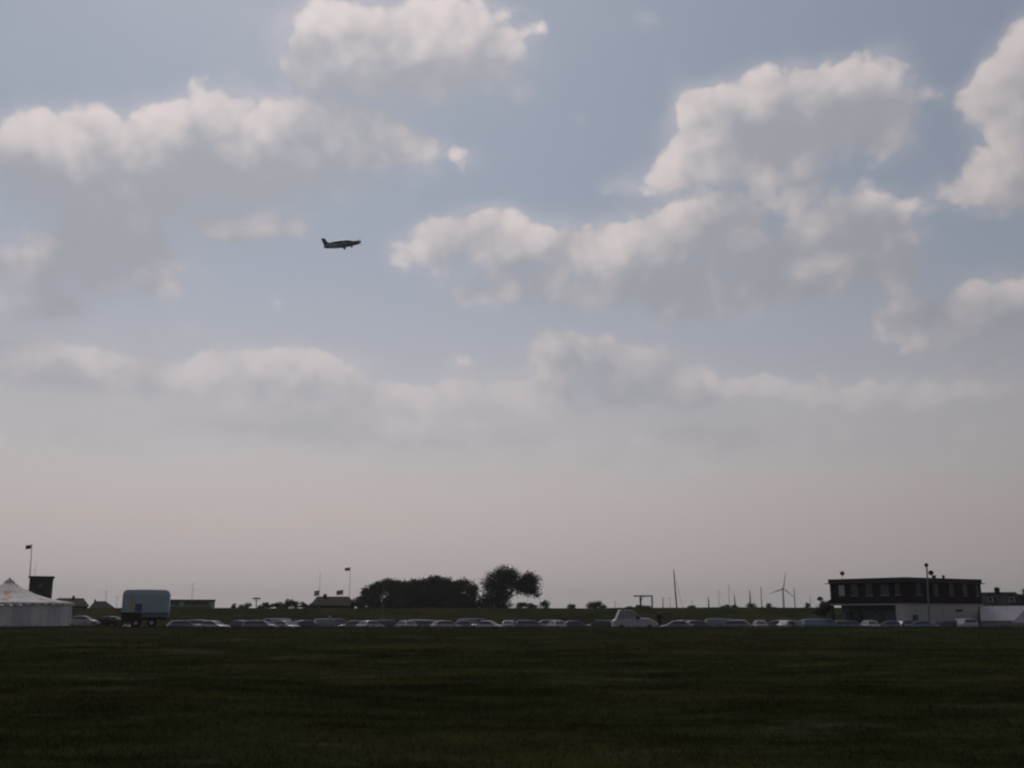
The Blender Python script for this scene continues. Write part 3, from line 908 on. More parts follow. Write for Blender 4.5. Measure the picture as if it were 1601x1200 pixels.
prof = [(0.02, 1.0), (.10, .80), (.22, .60), (.40, .37), (.60, .20), (.80, .085), (1.0, 0.0)]
for k in range(N):
    q = MB(); th = Vector((0, 0, -.03))
    rows = []
    for i, (r, hh) in enumerate(prof):
        z = ze + (zp - ze) * hh
        sag = -.05 * math.sin(math.pi * min(1, r)) * (1 if 0 < i < len(prof) - 1 else 0)
        a, b = pol(RT * r * 1.03, k, z), pol(RT * r * 1.03, k + 1, z)
        m = (a + b) / 2 + Vector((0, 0, sag))
        rows.append([a, m, b, b + th, m + th, a + th])
    q.loft(rows)
    q.build('roof_panel', M['canvas_old'] if k % 3 != 1 else M['canvas'], t)
    # wall panel: hangs in folds
    q = MB(); rows = []
    for s_ in range(9):
        f = s_ / 8; a = pol(RT, k + f, 0); n_ = a.normalized(); d_ = n_ * (.07 * math.sin(f * math.pi * 4))
        rows.append([a + d_ + Vector((0, 0, .03)), a + d_ * .4 + Vector((0, 0, ze - .32)), a + d_ * .4 - n_ * .03 + Vector((0, 0, ze - .32)), a + d_ - n_ * .03 + Vector((0, 0, .03))])
    q.loft(rows); q.build('wall_panel', M['canvas_wall'] if k % 2 else M['canvas_wall2'], t)
q = MB()
for k in range(N * 2):      # scalloped valance
    a, b = pol(RT * 1.03, k / 2, ze), pol(RT * 1.03, (k + 1) / 2, ze); n_ = ((a + b) / 2); n_.z = 0; n_ = n_.normalized() * .02
    m = (a + b) / 2 - Vector((0, 0, .34)); e0, e1 = a - Vector((0, 0, .12)), b - Vector((0, 0, .12))
    q.loft([[a + n_, a - n_], [e0 + n_, e0 - n_]], caps=False)
    q.add([a + n_, b + n_, e1 + n_, m + n_, e0 + n_, a - n_, b - n_, e1 - n_, m - n_, e0 - n_], [(0, 1, 2, 3, 4), (9, 8, 7, 6, 5), (2, 7, 8, 3), (3, 8, 9, 4)])
q.build('valance', M['canvas'], t)
q = MB(); q.tube([(0, 0, zp - .34), (0, 0, zp - .10), (0, 0, zp + .06), (0, 0, zp + .2)], [.62, .30, .10, .04], N); q.build('peak_cap', M['rust_cap'], t, True)
q = MB(); q.tube([(0, 0, 0), (0, 0, zp)], .08, 8); q.build('centre_pole', M['bark'], t)
for k in range(0, N, 2):
    a = pol(RT * 1.03, k, ze); b = pol(RT * 1.32, k, 0)
    q = MB(); q.tube([a, b], .018, 5); q.build('guy_rope', M['rope'], t)
    q = MB(); q.tube([b - Vector((0, 0, .15)), b + Vector((0, 0, .18)) + b.normalized() * .05], .025, 6); q.build('peg', M['darksteel'], t)

# ------------------------------------------------------------------ box trailer
D = 119
x = X(228, D); z0 = gz(x, D)
t = thing('box_trailer', 'pale blue box trailer with rounded roof on a dark red chassis', 'trailer', (x, D, z0), R(15))
hl = (X(266, D) - X(190, D)) / 2 * .94 - .08
zt, zb, zs = Z(922, D) - z0, Z(957, D) - z0, Z(964, D) - z0
rc = .52
outline = []
for a0, cx_ in ((90, -1), (0, 1)):
    pass
xs_ = [(-hl, zb)] + [(-hl + rc - rc * math.cos(R(a)), zt - rc + rc * math.sin(R(a))) for a in (0, 20, 40, 60, 80, 90)] + [(0, zt + .04)] + [(hl - rc + rc * math.sin(R(a)), zt - rc + rc * math.cos(R(a))) for a in (0, 20, 40, 60, 80, 90)] + [(hl, zb)]
W2 = 1.2
rings = []
for y, ins in ((-W2, .10), (-W2 + .05, .02), (-W2 + .15, 0), (W2 - .15, 0), (W2 - .05, .02), (W2, .10)):
    rings.append([(px_ * (1 - ins / hl), y, zb + (pz_ - zb) * (1 - ins / (zt - zb))) for px_, pz_ in xs_])
q = MB(); q.loft(rings); body = q.build('box_body', M['trailer_blue'], t, True)
for k in range(5):          # pressed ribs on the long side
    xx = -hl + .9 + k * (2 * hl - 1.6) / 4
    q = MB(); q.box(xx - .025, xx + .025, -W2 - .022, -W2 + .03, zb + .15, zt - .62); q.build('rib', M['trailer_blue'], body)
q = MB(); q.box(hl * -.15, hl - .02, -W2 + .02, W2 - .02, zs - .05, zb - .003); q.build('skirt', M['trailer_skirt'], t)
q = MB(); q.box(-hl + .02, hl * -.15 - .003, -W2 + .05, W2 - .05, zs - .55, zb - .004); bevel(q.build('tool_locker', M['red_paint'], t), .05)
q = MB(); q.box(-hl * .9, hl * .9, -.75, -.55, zs - .35, zs - .053); q.box(-hl * .9, hl * .9, .55, .75, zs - .35, zs - .053); q.build('chassis_rail', M['black'], t)
for px in (215.5, 238.5):
    wx = X(px, D) - x
    for sy in (-1, 1):
        q = MB(); q.disc((0, 0, 0), (0, 1, 0), .46, .28, 18); w_ = q.build('wheel', M['tyre'], t); w_.location = (wx, sy * .98, .46)
        q = MB(); q.disc((0, sy * .15, 0), (0, 1, 0), .24, .03, 12); q.build('rim', M['rim'], w_)
    q = MB(); q.tube([(wx, -.9, .46), (wx, .9, .46)], .06, 8); q.build('axle', M['black'], t)
yx = X(207, D) - x
q = MB(); q.box(yx - .14, yx + .14, -W2 - .05, -W2 - .004, zb + .35, zb + 1.35); q.build('warning_board', M['yellow'], t)
bx_ = X(218, D) - x
q = MB(); q.box(bx_ - .36, bx_ + .36, -W2 - .035, -W2 - .003, zb + .1, zb + .95); w_ = q.build('window', M['frame'], t)
q = MB(); q.box(bx_ - .31, bx_ + .31, -W2 - .048, -W2 - .038, zb + .15, zb + .9); q.build('pane', M['blue_glass'], w_)
q = MB(); q.tube([(-hl, 0, .75), (-hl - .9, 0, .7)], .06, 8); q.tube([(-hl - .85, 0, .7), (-hl - .85, 0, 0)], .04, 8); q.build('drawbar', M['black'], t)
sk = MB()
for i, (dx, r_) in enumerate(((0, .26), (.42, .22))):
    sk.tube([(dx, 0, 0), (dx, .02, .1), (dx + .03, 0, .24), (dx + .02, 0, .3)], [r_ * .9, r_, r_ * .7, r_ * .15], 10)
sx = X(197, 117.2); so = sk.build('sack', M['canvas'], None, True); so.location = (sx, 117.2, gz(sx, 117.2) - .01)
tag(so, 'small white sacks on the grass below the left end of the box trailer', 'sack')

# ------------------------------------------------------------------ brick building on the right, corner towards us
P0, PL, PR = Vector((X(1416, 130, 915), 130, 0)), Vector((X(1297, 139, 915), 139, 0)), Vector((X(1533.5, 139, 915), 139, 0))
GZ = gz(P0.x, 132)
t = thing('brick_building', 'two-storey flat-roofed building, dark red brick above white ground floor', 'building', (P0.x, P0.y, GZ))
PL, PR = PL - P0, PR - P0
ZU, ZT = Z(943, 130) - GZ, Z(902, 130) - GZ


class Face:
    def __init__(s, A, B, out):
        s.A, s.d, s.L = A, (B - A).normalized(), (B - A).length
        n_ = Vector((s.d.y, -s.d.x, 0)); s.n = n_ if n_.dot(out) > 0 else -n_

    def box(s, q, u0, u1, z0, z1, o0, o1, mi=0):
        p = [s.A + s.d * u + s.n * o for u, o in ((u0, o1), (u1, o1), (u1, o0), (u0, o0))]
        return q.hexa([(*a.xy, z0) for a in p] + [(*a.xy, z1) for a in p], mi)


out = Vector((0, -1, 0))
FL, FR = Face(Vector((0, 0, 0)), PL, out), Face(Vector((0, 0, 0)), PR, out)
P3 = PL + PR
poly = [Vector((0, 0, 0)), PR, P3, PL]


def slab(q, grow, z0, z1):
    c = sum(poly, Vector()) / 4
    p = [a + (a - c).normalized() * grow for a in poly]
    q.hexa([(*a.xy, z0) for a in p] + [(*a.xy, z1) for a in p]); return q


slab(MB(), -.02, ZU + .0, ZT - .5).build('upper_wall', M['brick'], t)
slab(MB(), .16, ZT - .5, ZT).build('roof_fascia', M['fascia'], t)
slab(MB(), .62, ZT - .60, ZT - .503).build('eaves_board', M['darksteel'], t)
slab(MB(), .05, ZU - .20, ZU - .003).build('floor_band', M['beam'], t)
# lower storey: white block under the right-hand face, open recess under the left
def lower_block():
    q = MB()
    a = Vector((0, 0, 0)); b = PR; dpt = PL.normalized() * 3.0
    p = [a, b, P3 - PL + PL, PL]
    e = [a + PL.normalized() * .02, b, b + dpt * 1.9, a + dpt * .55]
    q.hexa([(*k.xy, -.3) for k in e] + [(*k.xy, ZU - .203) for k in e]); return q
lower_block().build('white_wall', M['render'], t)
q = MB(); FL.box(q, 1.7, FL.L, -.3, ZU - .203, -2.4, -2.2); q.build('recess_wall', M['recess'], t)
for u in (FL.L - .15, FL.L * .62):
    q = MB(); FL.box(q, u - .12, u + .12, -.3, ZU - .203, -.3, -.06); q.build('post', M['black'], t)
for u0, u1, mt in ((1.9, 4.6, 'trailer_skirt'), (5.0, 7.6, 'recess'), (8.0, 10.5, 'glass')):
    q = MB(); FL.box(q, u0, min(u1, FL.L - .5), .1, ZU - .9, -2.197, -2.12); q.build('door', M[mt], t)


def win(face, u, w, z0, z1, pane, nm='window'):
    q = MB(); face.box(q, u - w / 2, u + w / 2, z0, z1, 0.002, .07); o = q.build(nm, M['frame'], t)
    q = MB(); face.box(q, u - w / 2 + .07, u + w / 2 - .07, z0 + .07, z1 - .07, .073, .085); q.build('pane', M[pane], o)
    q = MB(); face.box(q, u - w / 2 - .06, u + w / 2 + .06, z0 - .09, z0 - .003, 0.002, .14); q.build('sill', M['beam'], o)


zw0, zw1 = ZU + 1.05, ZT - .72
for px, w, pane in ((1317, 1.0, 'sky_pane'), (1338, 1.0, 'glass'), (1361, 1.0, 'glass'), (1385, 1.2, 'blind'), (1404, .7, 'glass')):
    win(FL, FL.L * (1416 - px) / 119, w, zw0, zw1, pane)
for px, w, pane in ((1433.5, 1.0, 'blind'), (1460, .9, 'glass'), (1484, .9, 'glass'), (1506, .9, 'glass'), (1526, .6, 'blind')):
    win(FR, FR.L * (px - 1416) / 118, w, zw0, zw1, pane)
q = MB(); FR.box(q, FR.L * .62, FR.L * .71, ZU - 1.0, ZU - .68, .004, .05); q.build('plaque', M['frame'], t)
q = MB(); u = FR.L * .94; a = FR.A + FR.d * u + FR.n * .08; q.tube([(a.x, a.y, 0), (a.x, a.y, ZU - .25)], .07, 8); q.build('drainpipe', M['darksteel'], t)
q = MB(); FR.box(q, .9, 1.9, -.1, 2.1, .004, .06); dq = q.build('door', M['frame'], t)
q = MB(); FR.box(q, 1.72, 1.80, .95, 1.05, .063, .12); q.build('handle', M['steel'], dq)
for px, ww in ((1465, .45), (1480, .3)):
    vx = X(px, 137); q = MB(); zz = ZT; q.tube([(vx - P0.x, 7, zz), (vx - P0.x, 7, zz + .3), (vx - P0.x, 7, zz + .45)], [ww * .5, ww * .5, ww * .8], 10)
    q.build('roof_vent', M['darksteel'], t)
# dish on the roof
dp = at(1317, 897, 138); tz_ = GZ + ZT
ds = thing('satellite_dish', 'small dish aerial on the flat roof, left end of the brick building', 'satellite dish', (dp.x, 138, tz_))
h = dp.z - tz_
q = MB(); q.tube([(0, 0, 0), (0, 0, h + .1)], .03, 6); q.build('pole', M['darksteel'], ds)
q = MB(); q.tube([(.05, -.05, h), (-.02, -.15, h + .02), (-.10, -.30, h + .06)], [.05, .22, .30], 12); q.build('dish', M['darksteel'], ds)
q = MB(); q.tube([(-.05, -.2, h + .05), (-.5, -.4, h + .55)], .015, 5); q.build('feed_arm', M['darksteel'], ds)

# floodlight pole in front of it
D = 127
x = X(1451, D); z0 = gz(x, D)
t = thing('floodlight_pole', 'tall grey pole with two round lamps before the brick building', 'lamp post', (x, D, z0))
h = Z(886, D) - z0; dx = X(1448.5, D, 880) - x
q = MB(); q.tube([(0, 0, 0), (dx * .5, 0, h * .5), (dx, 0, h)], [.12, .10, .08], 10); q.build('pole', M['steel'], t)
q = MB(); q.tube([(dx - .05, -.10, h + .22), (dx - .05, .05, h + .22), (dx - .05, .2, h + .22)], [.24, .24, .1], 12); q.build('lamp', M['darksteel'], t)
q = MB(); q.tube([(dx, 0, h - .7), (dx + .42, 0, h - .7)], .035, 6); q.build('bracket', M['steel'], t)
q = MB(); q.tube([(dx + .44, -.10, h - .7), (dx + .44, .05, h - .7), (dx + .44, .2, h - .7)], [.3, .3, .12], 12); q.build('lamp', M['darksteel'], t)

# dark house and pale tents at the right edge
hh_ = house('dark slate-roofed house with two pale gables at the right edge', 185, 1520, 1622, 1530, 1592, 925.5, 948, 10, M['slate'], M['slate'], [(1562, 917.5, .9)], cat='house')
for px in (1556, 1587):
    D = 184
    xx = X(px, D) - hh_.location.x; yy = 0
    zc = Z(934, D) - hh_.location.z
    q = MB(); q.hexa([(xx - .55, 1.6, zc - .85), (xx + .55, 1.6, zc - .85), (xx + .55, 4, zc - .85), (xx - .55, 4, zc - .85), (xx - .5, 1.6, zc + .3), (xx + .5, 1.6, zc + .3), (xx + .5, 4, zc + .3), (xx - .5, 4, zc + .3)])
    dm = q.build('dormer', M['render2'], hh_)
    q = MB(); q.box(xx - .3, xx + .3, 1.54, 1.597, zc - .55, zc + .1); q.build('pane', M['glass'], dm)
    q = MB(); q.add([(xx - .75, 1.45, zc + .303), (xx + .75, 1.45, zc + .303), (xx, 1.45, zc + .75), (xx - .75, 4.2, zc + .303), (xx + .75, 4.2, zc + .303), (xx, 4.2, zc + .75)], [(0, 1, 2), (5, 4, 3), (0, 2, 5, 3), (1, 4, 5, 2), (0, 3, 4, 1)]); q.build('dormer_roof', M['slate'], dm)
tree('small_tree', 'dark shrub tree at the right edge beside the slate roof', 'tree', 178, 1600, [(1601, 934, 7, 9), (1608, 928, 10, 12), (1604, 944, 9, 8)], M['leaf_dark'], .24, None, .1)


def ridge_tent(label, D, px0, px1, y_ridge, y_eave, half, roofm, wallm, skew=0.0, n=4):
    x0, x1 = X(px0, D), X(px1, D); cx = (x0 + x1) / 2; zg = gz(cx, D)
    turn = math.atan2(-cx, D)
    t = thing('ridge_tent', label, 'tent', (cx, D, zg), turn)
    a, b = (x0 - cx) * math.cos(turn), (x1 - cx) * math.cos(turn); zr, ze = Z(y_ridge, D) - zg, Z(y_eave, D - half) - zg
    for k in range(n):
        u0, u1 = a + (b - a) * k / n, a + (b - a) * (k + 1) / n - .02
        for sgn in (-1, 1):
            q = MB(); rows = []
            for s_ in (0, .25, .5, .75, 1):
                y = sgn * half * s_; z = zr + (ze - zr) * s_ - .10 * math.sin(math.pi * s_); dx = skew * s_
                rows.append([(u0 - dx, y, z), (u1 - dx, y, z), (u1 - dx, y, z - .03), (u0 - dx, y, z - .03)])
            q.loft(rows); q.build('roof_panel', roofm, t)
    q = MB(); q.box(a - skew + .03, b - skew - .03, -half + .03, half - .03, 0, ze - .06); q.build('wall', wallm, t)
    for yy in (-half, half):
        for k in range(n + 1):
            u = a + (b - a) * k / n - skew; q = MB(); q.tube([(u, yy, ze - .04), (u - .2, yy * 1.4, 0)], .015, 5); q.build('guy_rope', M['rope'], t)
    return t


ridge_tent('pale grey ridge tent right of the brick building', 137, 1532, 1640, 947, 970, 2.2, M['canvas_lilac'], M['canvas_dark'], 0.0, 5)
ridge_tent('tent at the right edge with slope shade in its canvas colour, in front of the pale ridge tent', 131, 1606, 1690, 948, 973, 1.6, M['canvas_dark'], M['canvas_dark'], 1.9, 4)  # darker tent stands in for a tent slope turned into shade

# ------------------------------------------------------------------ parked cars
PAINT = {
 'silver': (.33, .33, .36), 'white': (.50, .485, .50), 'dark grey': (.12, .12, .135), 'grey': (.22, .215, .24), 'dark blue': (.07, .085, .15),
 'light blue': (.16, .22, .30), 'red': (.26, .035, .03), 'pinkish white': (.44, .37, .385), 'black': (.018, .018, .02), 'green': (.04, .09, .07), 'blue grey': (.19, .205, .25),
}
for k, c in list(PAINT.items()):
    M['paint ' + k] = mat(k.replace(' ', '_') + '_car_paint', c, .5, .4, .06, 2, coat=.25)

# kind: body stations (x, half width, z bottom, z shoulder), cabin (x base front, x roof front, x roof back, x base back, roof z)
KINDS = {
 'hatchback': dict(L=3.95, W=.84, bonnet=.92, waist=.96, boot=.96, cab=(1.05, .35, -1.35, -1.80), roof=1.44),
 'saloon': dict(L=4.45, W=.86, bonnet=.90, waist=.94, boot=.98, cab=(1.0, .30, -.95, -1.55), roof=1.41),
 'estate car': dict(L=4.5, W=.87, bonnet=.92, waist=.96, boot=.98, cab=(1.05, .35, -1.85, -2.15), roof=1.46),
 'van': dict(L=4.7, W=.93, bonnet=1.05, waist=1.15, boot=1.2, cab=(1.75, 1.05, -2.2, -2.30), roof=1.62),
}
CARS = {}


def car_meshes(kind):
    k = KINDS[kind]; h = k['L'] / 2; W = k['W']; c = k['cab']
    st = [(-h, .86, .42, k['boot'] - .12), (-h + .12, .95, .34, k['boot']), (c[3], 1.0, .24, k['waist'] + .02), (0, 1.0, .22, k['waist']), (c[0], .99, .23, k['bonnet'] + .03), (h - .45, .95, .26, k['bonnet'] - .10), (h - .10, .88, .34, k['bonnet'] - .24), (h, .78, .42, k['bonnet'] - .36)]
    b = MB(); rings = []
    for x_, w, zb_, zs_ in st:
        w *= W; zm = zb_ + (zs_ - zb_) * .55
        rings.append([(x_, -w * .9, zb_), (x_, -w, zm), (x_, -w * .96, zs_ - .06), (x_, -w * .82, zs_), (x_, w * .82, zs_), (x_, w * .96, zs_ - .06), (x_, w, zm), (x_, w * .9, zb_)])
    b.loft(rings)
    zr, zw = k['roof'], k['waist'] - .01
    wr, wb_ = W * .70, W * .86
    # pillars and roof: a shell narrower at the top
    cabr = [(c[0], wb_, zw, zw), (c[1], wr, zw, zr - .04), ((c[1] + c[2]) / 2, wr, zw, zr), (c[2], wr * .98, zw, zr - .05), (c[3], wb_ * .96, zw, zw)]
    rr = []
    for x_, w, z_a, z_b in cabr:
        rr.append([(x_, -wb_, z_a - .02), (x_, -(w + .01), z_b - .03), (x_, -w * .85, z_b), (x_, w * .85, z_b), (x_, (w + .01), z_b - .03), (x_, wb_, z_a - .02)])
    b.loft(rr)
    o = {'body': b.mesh('car_body', M['paint silver'], True)}

    def pane(nm, p, n_):
        m = MB(); n_ = Vector(n_).normalized() * .012; p = [Vector(q) for q in p]
        c_ = sum(p, Vector()) / 4; p = [c_ + (q - c_) * .9 for q in p]
        m.hexa([q + n_ for q in p] + [q + n_ * 2 for q in p]); o[nm] = m.mesh(nm, M['car_glass'])
    pane('windscreen', [(c[0], -wb_ * .9, zw + .03), (c[0], wb_ * .9, zw + .03), (c[1], wr * .85, zr - .05), (c[1], -wr * .85, zr - .05)], (1, 0, .8))
    pane('rear_window', [(c[3], wb_ * .9, zw + .05), (c[3], -wb_ * .9, zw + .05), (c[2], -wr * .85, zr - .06), (c[2], wr * .85, zr - .06)], (-1, 0, .6))
    ln = .02
    for sgn, nm in ((-1, 'side_window_near'), (1, 'side_window_far')):
        x2 = c[2] if kind != 'van' else c[1] - .9
        xb = c[3] if kind != 'van' else c[1] - .9
        pane(nm, [(c[0] - .12, sgn * wb_, zw + .05), (xb + .15, sgn * wb_, zw + .05), (x2 + .02, sgn * (wr + .02), zr - .07), (c[1], sgn * (wr + .02), zr - .07)], (0, sgn, .25))
    m = MB(); m.disc((0, 0, 0), (0, 1, 0), .31, .20, 16); o['wheel'] = m.mesh('wheel', M['tyre'])
    m = MB(); m.disc((0, 0, 0), (0, 1, 0), .20, .21, 12); o['rim'] = m.mesh('rim', M['rim'])
    m = MB(); m.hexa([(-.06, -.16, -.07), (.05, -.14, -.07), (.05, .14, -.07), (-.06, .16, -.07), (-.12, -.16, .07), (-.01, -.14, .07), (-.01, .14, .07), (-.12, .16, .07)]); o['headlight'] = m.mesh('headlight', M['lens'])
    return o


def place_car(kind, paint, px, D, yaw, label, group='vehicles parked along the far edge of the field'):
    if kind not in CARS: CARS[kind] = car_meshes(kind)
    o, k = CARS[kind], KINDS[kind]
    x = X(px, D)
    t = thing('parked_' + kind.replace(' ', '_'), label, 'van' if kind == 'van' else 'car', (x, D, gz(x, D)), R(yaw), group)
    def part(nm, key, loc=(0, 0, 0), par=t, m=None):
        q = bpy.data.objects.new(nm, o[key]); q.location = loc; link(q, par)
        if m: q.material_slots[0].link = 'OBJECT'; q.material_slots[0].material = m
        return q
    part('body', 'body', m=M['paint ' + paint])
    part('windscreen', 'windscreen'); part('rear_window', 'rear_window'); part('side_window', 'side_window_near'); part('side_window', 'side_window_far')
    h = k['L'] / 2
    for wx in (h - .78, -h + .75):
        for sy in (-1, 1):
            w_ = part('wheel', 'wheel', (wx, sy * (k['W'] - .08), .31)); part('rim', 'rim', (0, sy * .005, 0), w_)
    for sy in (-1, 1): part('headlight', 'headlight', (h - .06, sy * k['W'] * .62, k['bonnet'] - .33))
    return t


ORD = ['first', 'second', 'third', 'fourth', 'fifth', 'sixth', 'seventh', 'eighth', 'ninth', 'tenth', 'eleventh', 'twelfth']
rows = [
 # after, [(kind, paint, px, depth, yaw)]
 ('the box trailer', [('hatchback', 'grey', 290, 131, 20), ('saloon', 'white', 340, 129, -15), ('hatchback', 'dark blue', 378, 132, 160), ('estate car', 'grey', 410, 130, 15), ('saloon', 'pinkish white', 449, 130, -25),
                      ('hatchback', 'dark blue', 483, 132, 30), ('van', 'grey', 520, 135, 10), ('saloon', 'grey', 556, 131, 195), ('hatchback', 'white', 585, 129, 60)]),
 ('the slender lamp post', [('estate car', 'dark blue', 608, 133, 10), ('hatchback', 'silver', 632, 129, 120), ('estate car', 'grey', 664, 132, 170), ('hatchback', 'pinkish white', 697, 129, 30),
                            ('saloon', 'blue grey', 728, 132, 12), ('saloon', 'white', 762, 129, -12), ('hatchback', 'silver', 796, 130, 70), ('estate car', 'grey', 830, 131, -8), ('hatchback', 'pinkish white', 872, 129, 100),
                            ('saloon', 'dark grey', 903, 131, 20), ('hatchback', 'green', 935, 132, 165)]),
 ('the white off-road vehicle', [('saloon', 'grey', 1052, 130, 172), ('hatchback', 'dark grey', 1090, 131, 15), ('van', 'blue grey', 1126, 137, 5), ('estate car', 'grey', 1157, 131, -20), ('hatchback', 'pinkish white', 1185, 129, 75),
                                 ('saloon', 'grey', 1213, 132, 160), ('hatchback', 'pinkish white', 1240, 130.5, 50), ('hatchback', 'dark blue', 1255, 129.5, 100), ('van', 'light blue', 1287, 127.5, 4), ('estate car', 'light blue', 1326, 127.5, -6)]),
 ('the left corner of the brick building\'s white wall', [('hatchback', 'white', 1356, 127.6, 80), ('saloon', 'blue grey', 1385, 127.4, 170), ('hatchback', 'dark blue', 1420, 126.5, 15), ('saloon', 'light blue', 1447, 125.8, -8),
                                 ('hatchback', 'dark blue', 1478, 125.5, 175), ('van', 'white', 1506, 125.8, 92)]),
]
for after, lst in rows:
    for i, (kind, paint, px, D, yaw) in enumerate(lst):
        if 'brick' in after: lb = f'{paint} {kind}, {ORD[i]} of the vehicles parked before the brick building'
        else: lb = f'{paint} {kind}, {ORD[i]} parked vehicle right of {after}'
        place_car(kind, paint, px + random.uniform(-5, 5), D + random.uniform(0, 1.6), yaw + random.uniform(-14, 14), lb)
second = [('estate car', 'silver', 318, 'the white saloon right of the box trailer'), ('van', 'silver', 428, 'the parked row below the tallest embankment bush'), ('saloon', 'grey', 505, 'the row below the red-roofed house'), ('estate car', 'pinkish white', 646, 'the row below the dark tree row'),
          ('van', 'grey', 742, 'the row below the right end of the tree row'), ('estate car', 'grey', 852, 'the row right of the tall lone tree'), ('saloon', 'silver', 1070, 'the row below the tallest yacht mast'), ('estate car', 'silver', 1142, 'the row below the high slim mast'),
          ('saloon', 'grey', 1226, 'the row below the wind turbine')]
for i, (kind, paint, px, wh) in enumerate(second):
    place_car(kind, paint, px, 137 + (i * 3) % 5, random.uniform(-30, 30) + 180 * (i % 2), f'{paint} {kind} standing behind {wh}')
place_car('saloon', 'white', 132, 133.5, 10, 'white saloon low behind the guy ropes, between the big tent and the box trailer')
place_car('hatchback', 'black', 168, 134, 170, 'black hatchback low behind the grass, just left of the box trailer')

# white off-road vehicle with raised cab
D = 124
x = X(993, D); z0 = gz(x, D)
t = thing('off_road_vehicle', 'white off-road vehicle with tall square cab and long sloping bonnet', 'off-road car', (x, D, z0), R(4))
pm = M['paint white']
g = lambda px: (X(px, D) - x)
zc, zb_, zh, zn = Z(953.5, D) - z0, Z(968, D) - z0, Z(965.5, D) - z0, Z(971, D) - z0
W = .86
q = MB(); rings = []
for px, w, lo, hi_ in ((957, .9, .45, zb_ - .1), (960, .97, .38, zb_), (1000, 1, .36, zh), (1012, .98, .36, zh - .05), (1022, .93, .38, zn), (1027, .82, .45, zn - .25)):
    w *= W; rings.append([(g(px), -w, lo), (g(px), -w, hi_ - .08), (g(px), -w * .86, hi_), (g(px), w * .86, hi_), (g(px), w, hi_ - .08), (g(px), w, lo)])
q.loft(rings); q.build('body', pm, t, True)
wt = W * .84
corn = [(961, zb_), (967.5, zc), (986, zc), (999.5, zh)]
q = MB()
q.loft([[(g(967), -wt, zc - .06), (g(988), -wt, zc - .06), (g(988), wt, zc - .06), (g(967), wt, zc - .06)], [(g(968.5), -wt * .92, zc + .03), (g(986), -wt * .92, zc + .03), (g(986), wt * .92, zc + .03), (g(968.5), wt * .92, zc + .03)]])
q.build('roof', pm, t, True)
for sgn in (-1, 1):
    for (pa, za), (pb, zb2) in (((961.5, zb_), (967.8, zc - .06)), ((976, zb_), (975, zc - .06)), ((999, zh), (987.3, zc - .06))):
        q = MB(); q.tube([(g(pa), sgn * W * .92, za - .05), (g(pb), sgn * wt * .97, zb2)], .06, 6); q.build('pillar', pm, t)
    q = MB()
    for (pa, pb, pc, pd) in (((962.7), (975), (974.2), (968.6)), ((977, 996.5, 986.8, 976.2))):
        p = [Vector((g(pa), sgn * W * .91, zb_ + .02)), Vector((g(pb), sgn * W * .91, zb_ + .02)), Vector((g(pc), sgn * wt * .965, zc - .09)), Vector((g(pd), sgn * wt * .965, zc - .09))]
        n_ = Vector((0, sgn * .01, 0)); q = MB(); q.hexa([a for a in p] + [a + n_ for a in p]); q.build('side_window', M['cab_glass'], t)
p = [(g(998.5), -W * .85, zh), (g(998.5), W * .85, zh), (g(987.5), wt * .9, zc - .08), (g(987.5), -wt * .9, zc - .08)]
q = MB(); q.hexa([Vector(a) for a in p] + [Vector(a) + Vector((.01, 0, .01)) for a in p]); q.build('windscreen', M['blue_glass'], t)
p = [(g(961.8), -W * .85, zb_), (g(961.8), W * .85, zb_), (g(967.6), wt * .9, zc - .08), (g(967.6), -wt * .9, zc - .08)]
q = MB(); q.hexa([Vector(a) for a in p] + [Vector(a) + Vector((-.01, 0, .01)) for a in p]); q.build('rear_window', M['cab_glass'], t)
for px in (969, 1013):
    for sy in (-1, 1):
        q = MB(); q.disc((0, 0, 0), (0, 1, 0), .38, .24, 18); w_ = q.build('wheel', M['tyre'], t); w_.location = (g(px), sy * (W - .06), .38)
        q = MB(); q.disc((0, sy * .125, 0), (0, 1, 0), .22, .02, 12); q.build('rim', M['rim'], w_)
for sy in (-1, 1):
    q = MB(); q.disc((g(1027.3), sy * .52, .72), (1, 0, 0), .12, .05, 12); q.build('headlight', M['lens'], t)
q = MB(); q.box(g(992), g(997), -W - .16, -W - .02, zh - .12, zh + .12); q.build('mirror', M['black'], t)
q = MB(); q.box(g(1027), g(1028.5), -W * .9, W * .9, .40, .56); q.build('bumper', M['black'], t)

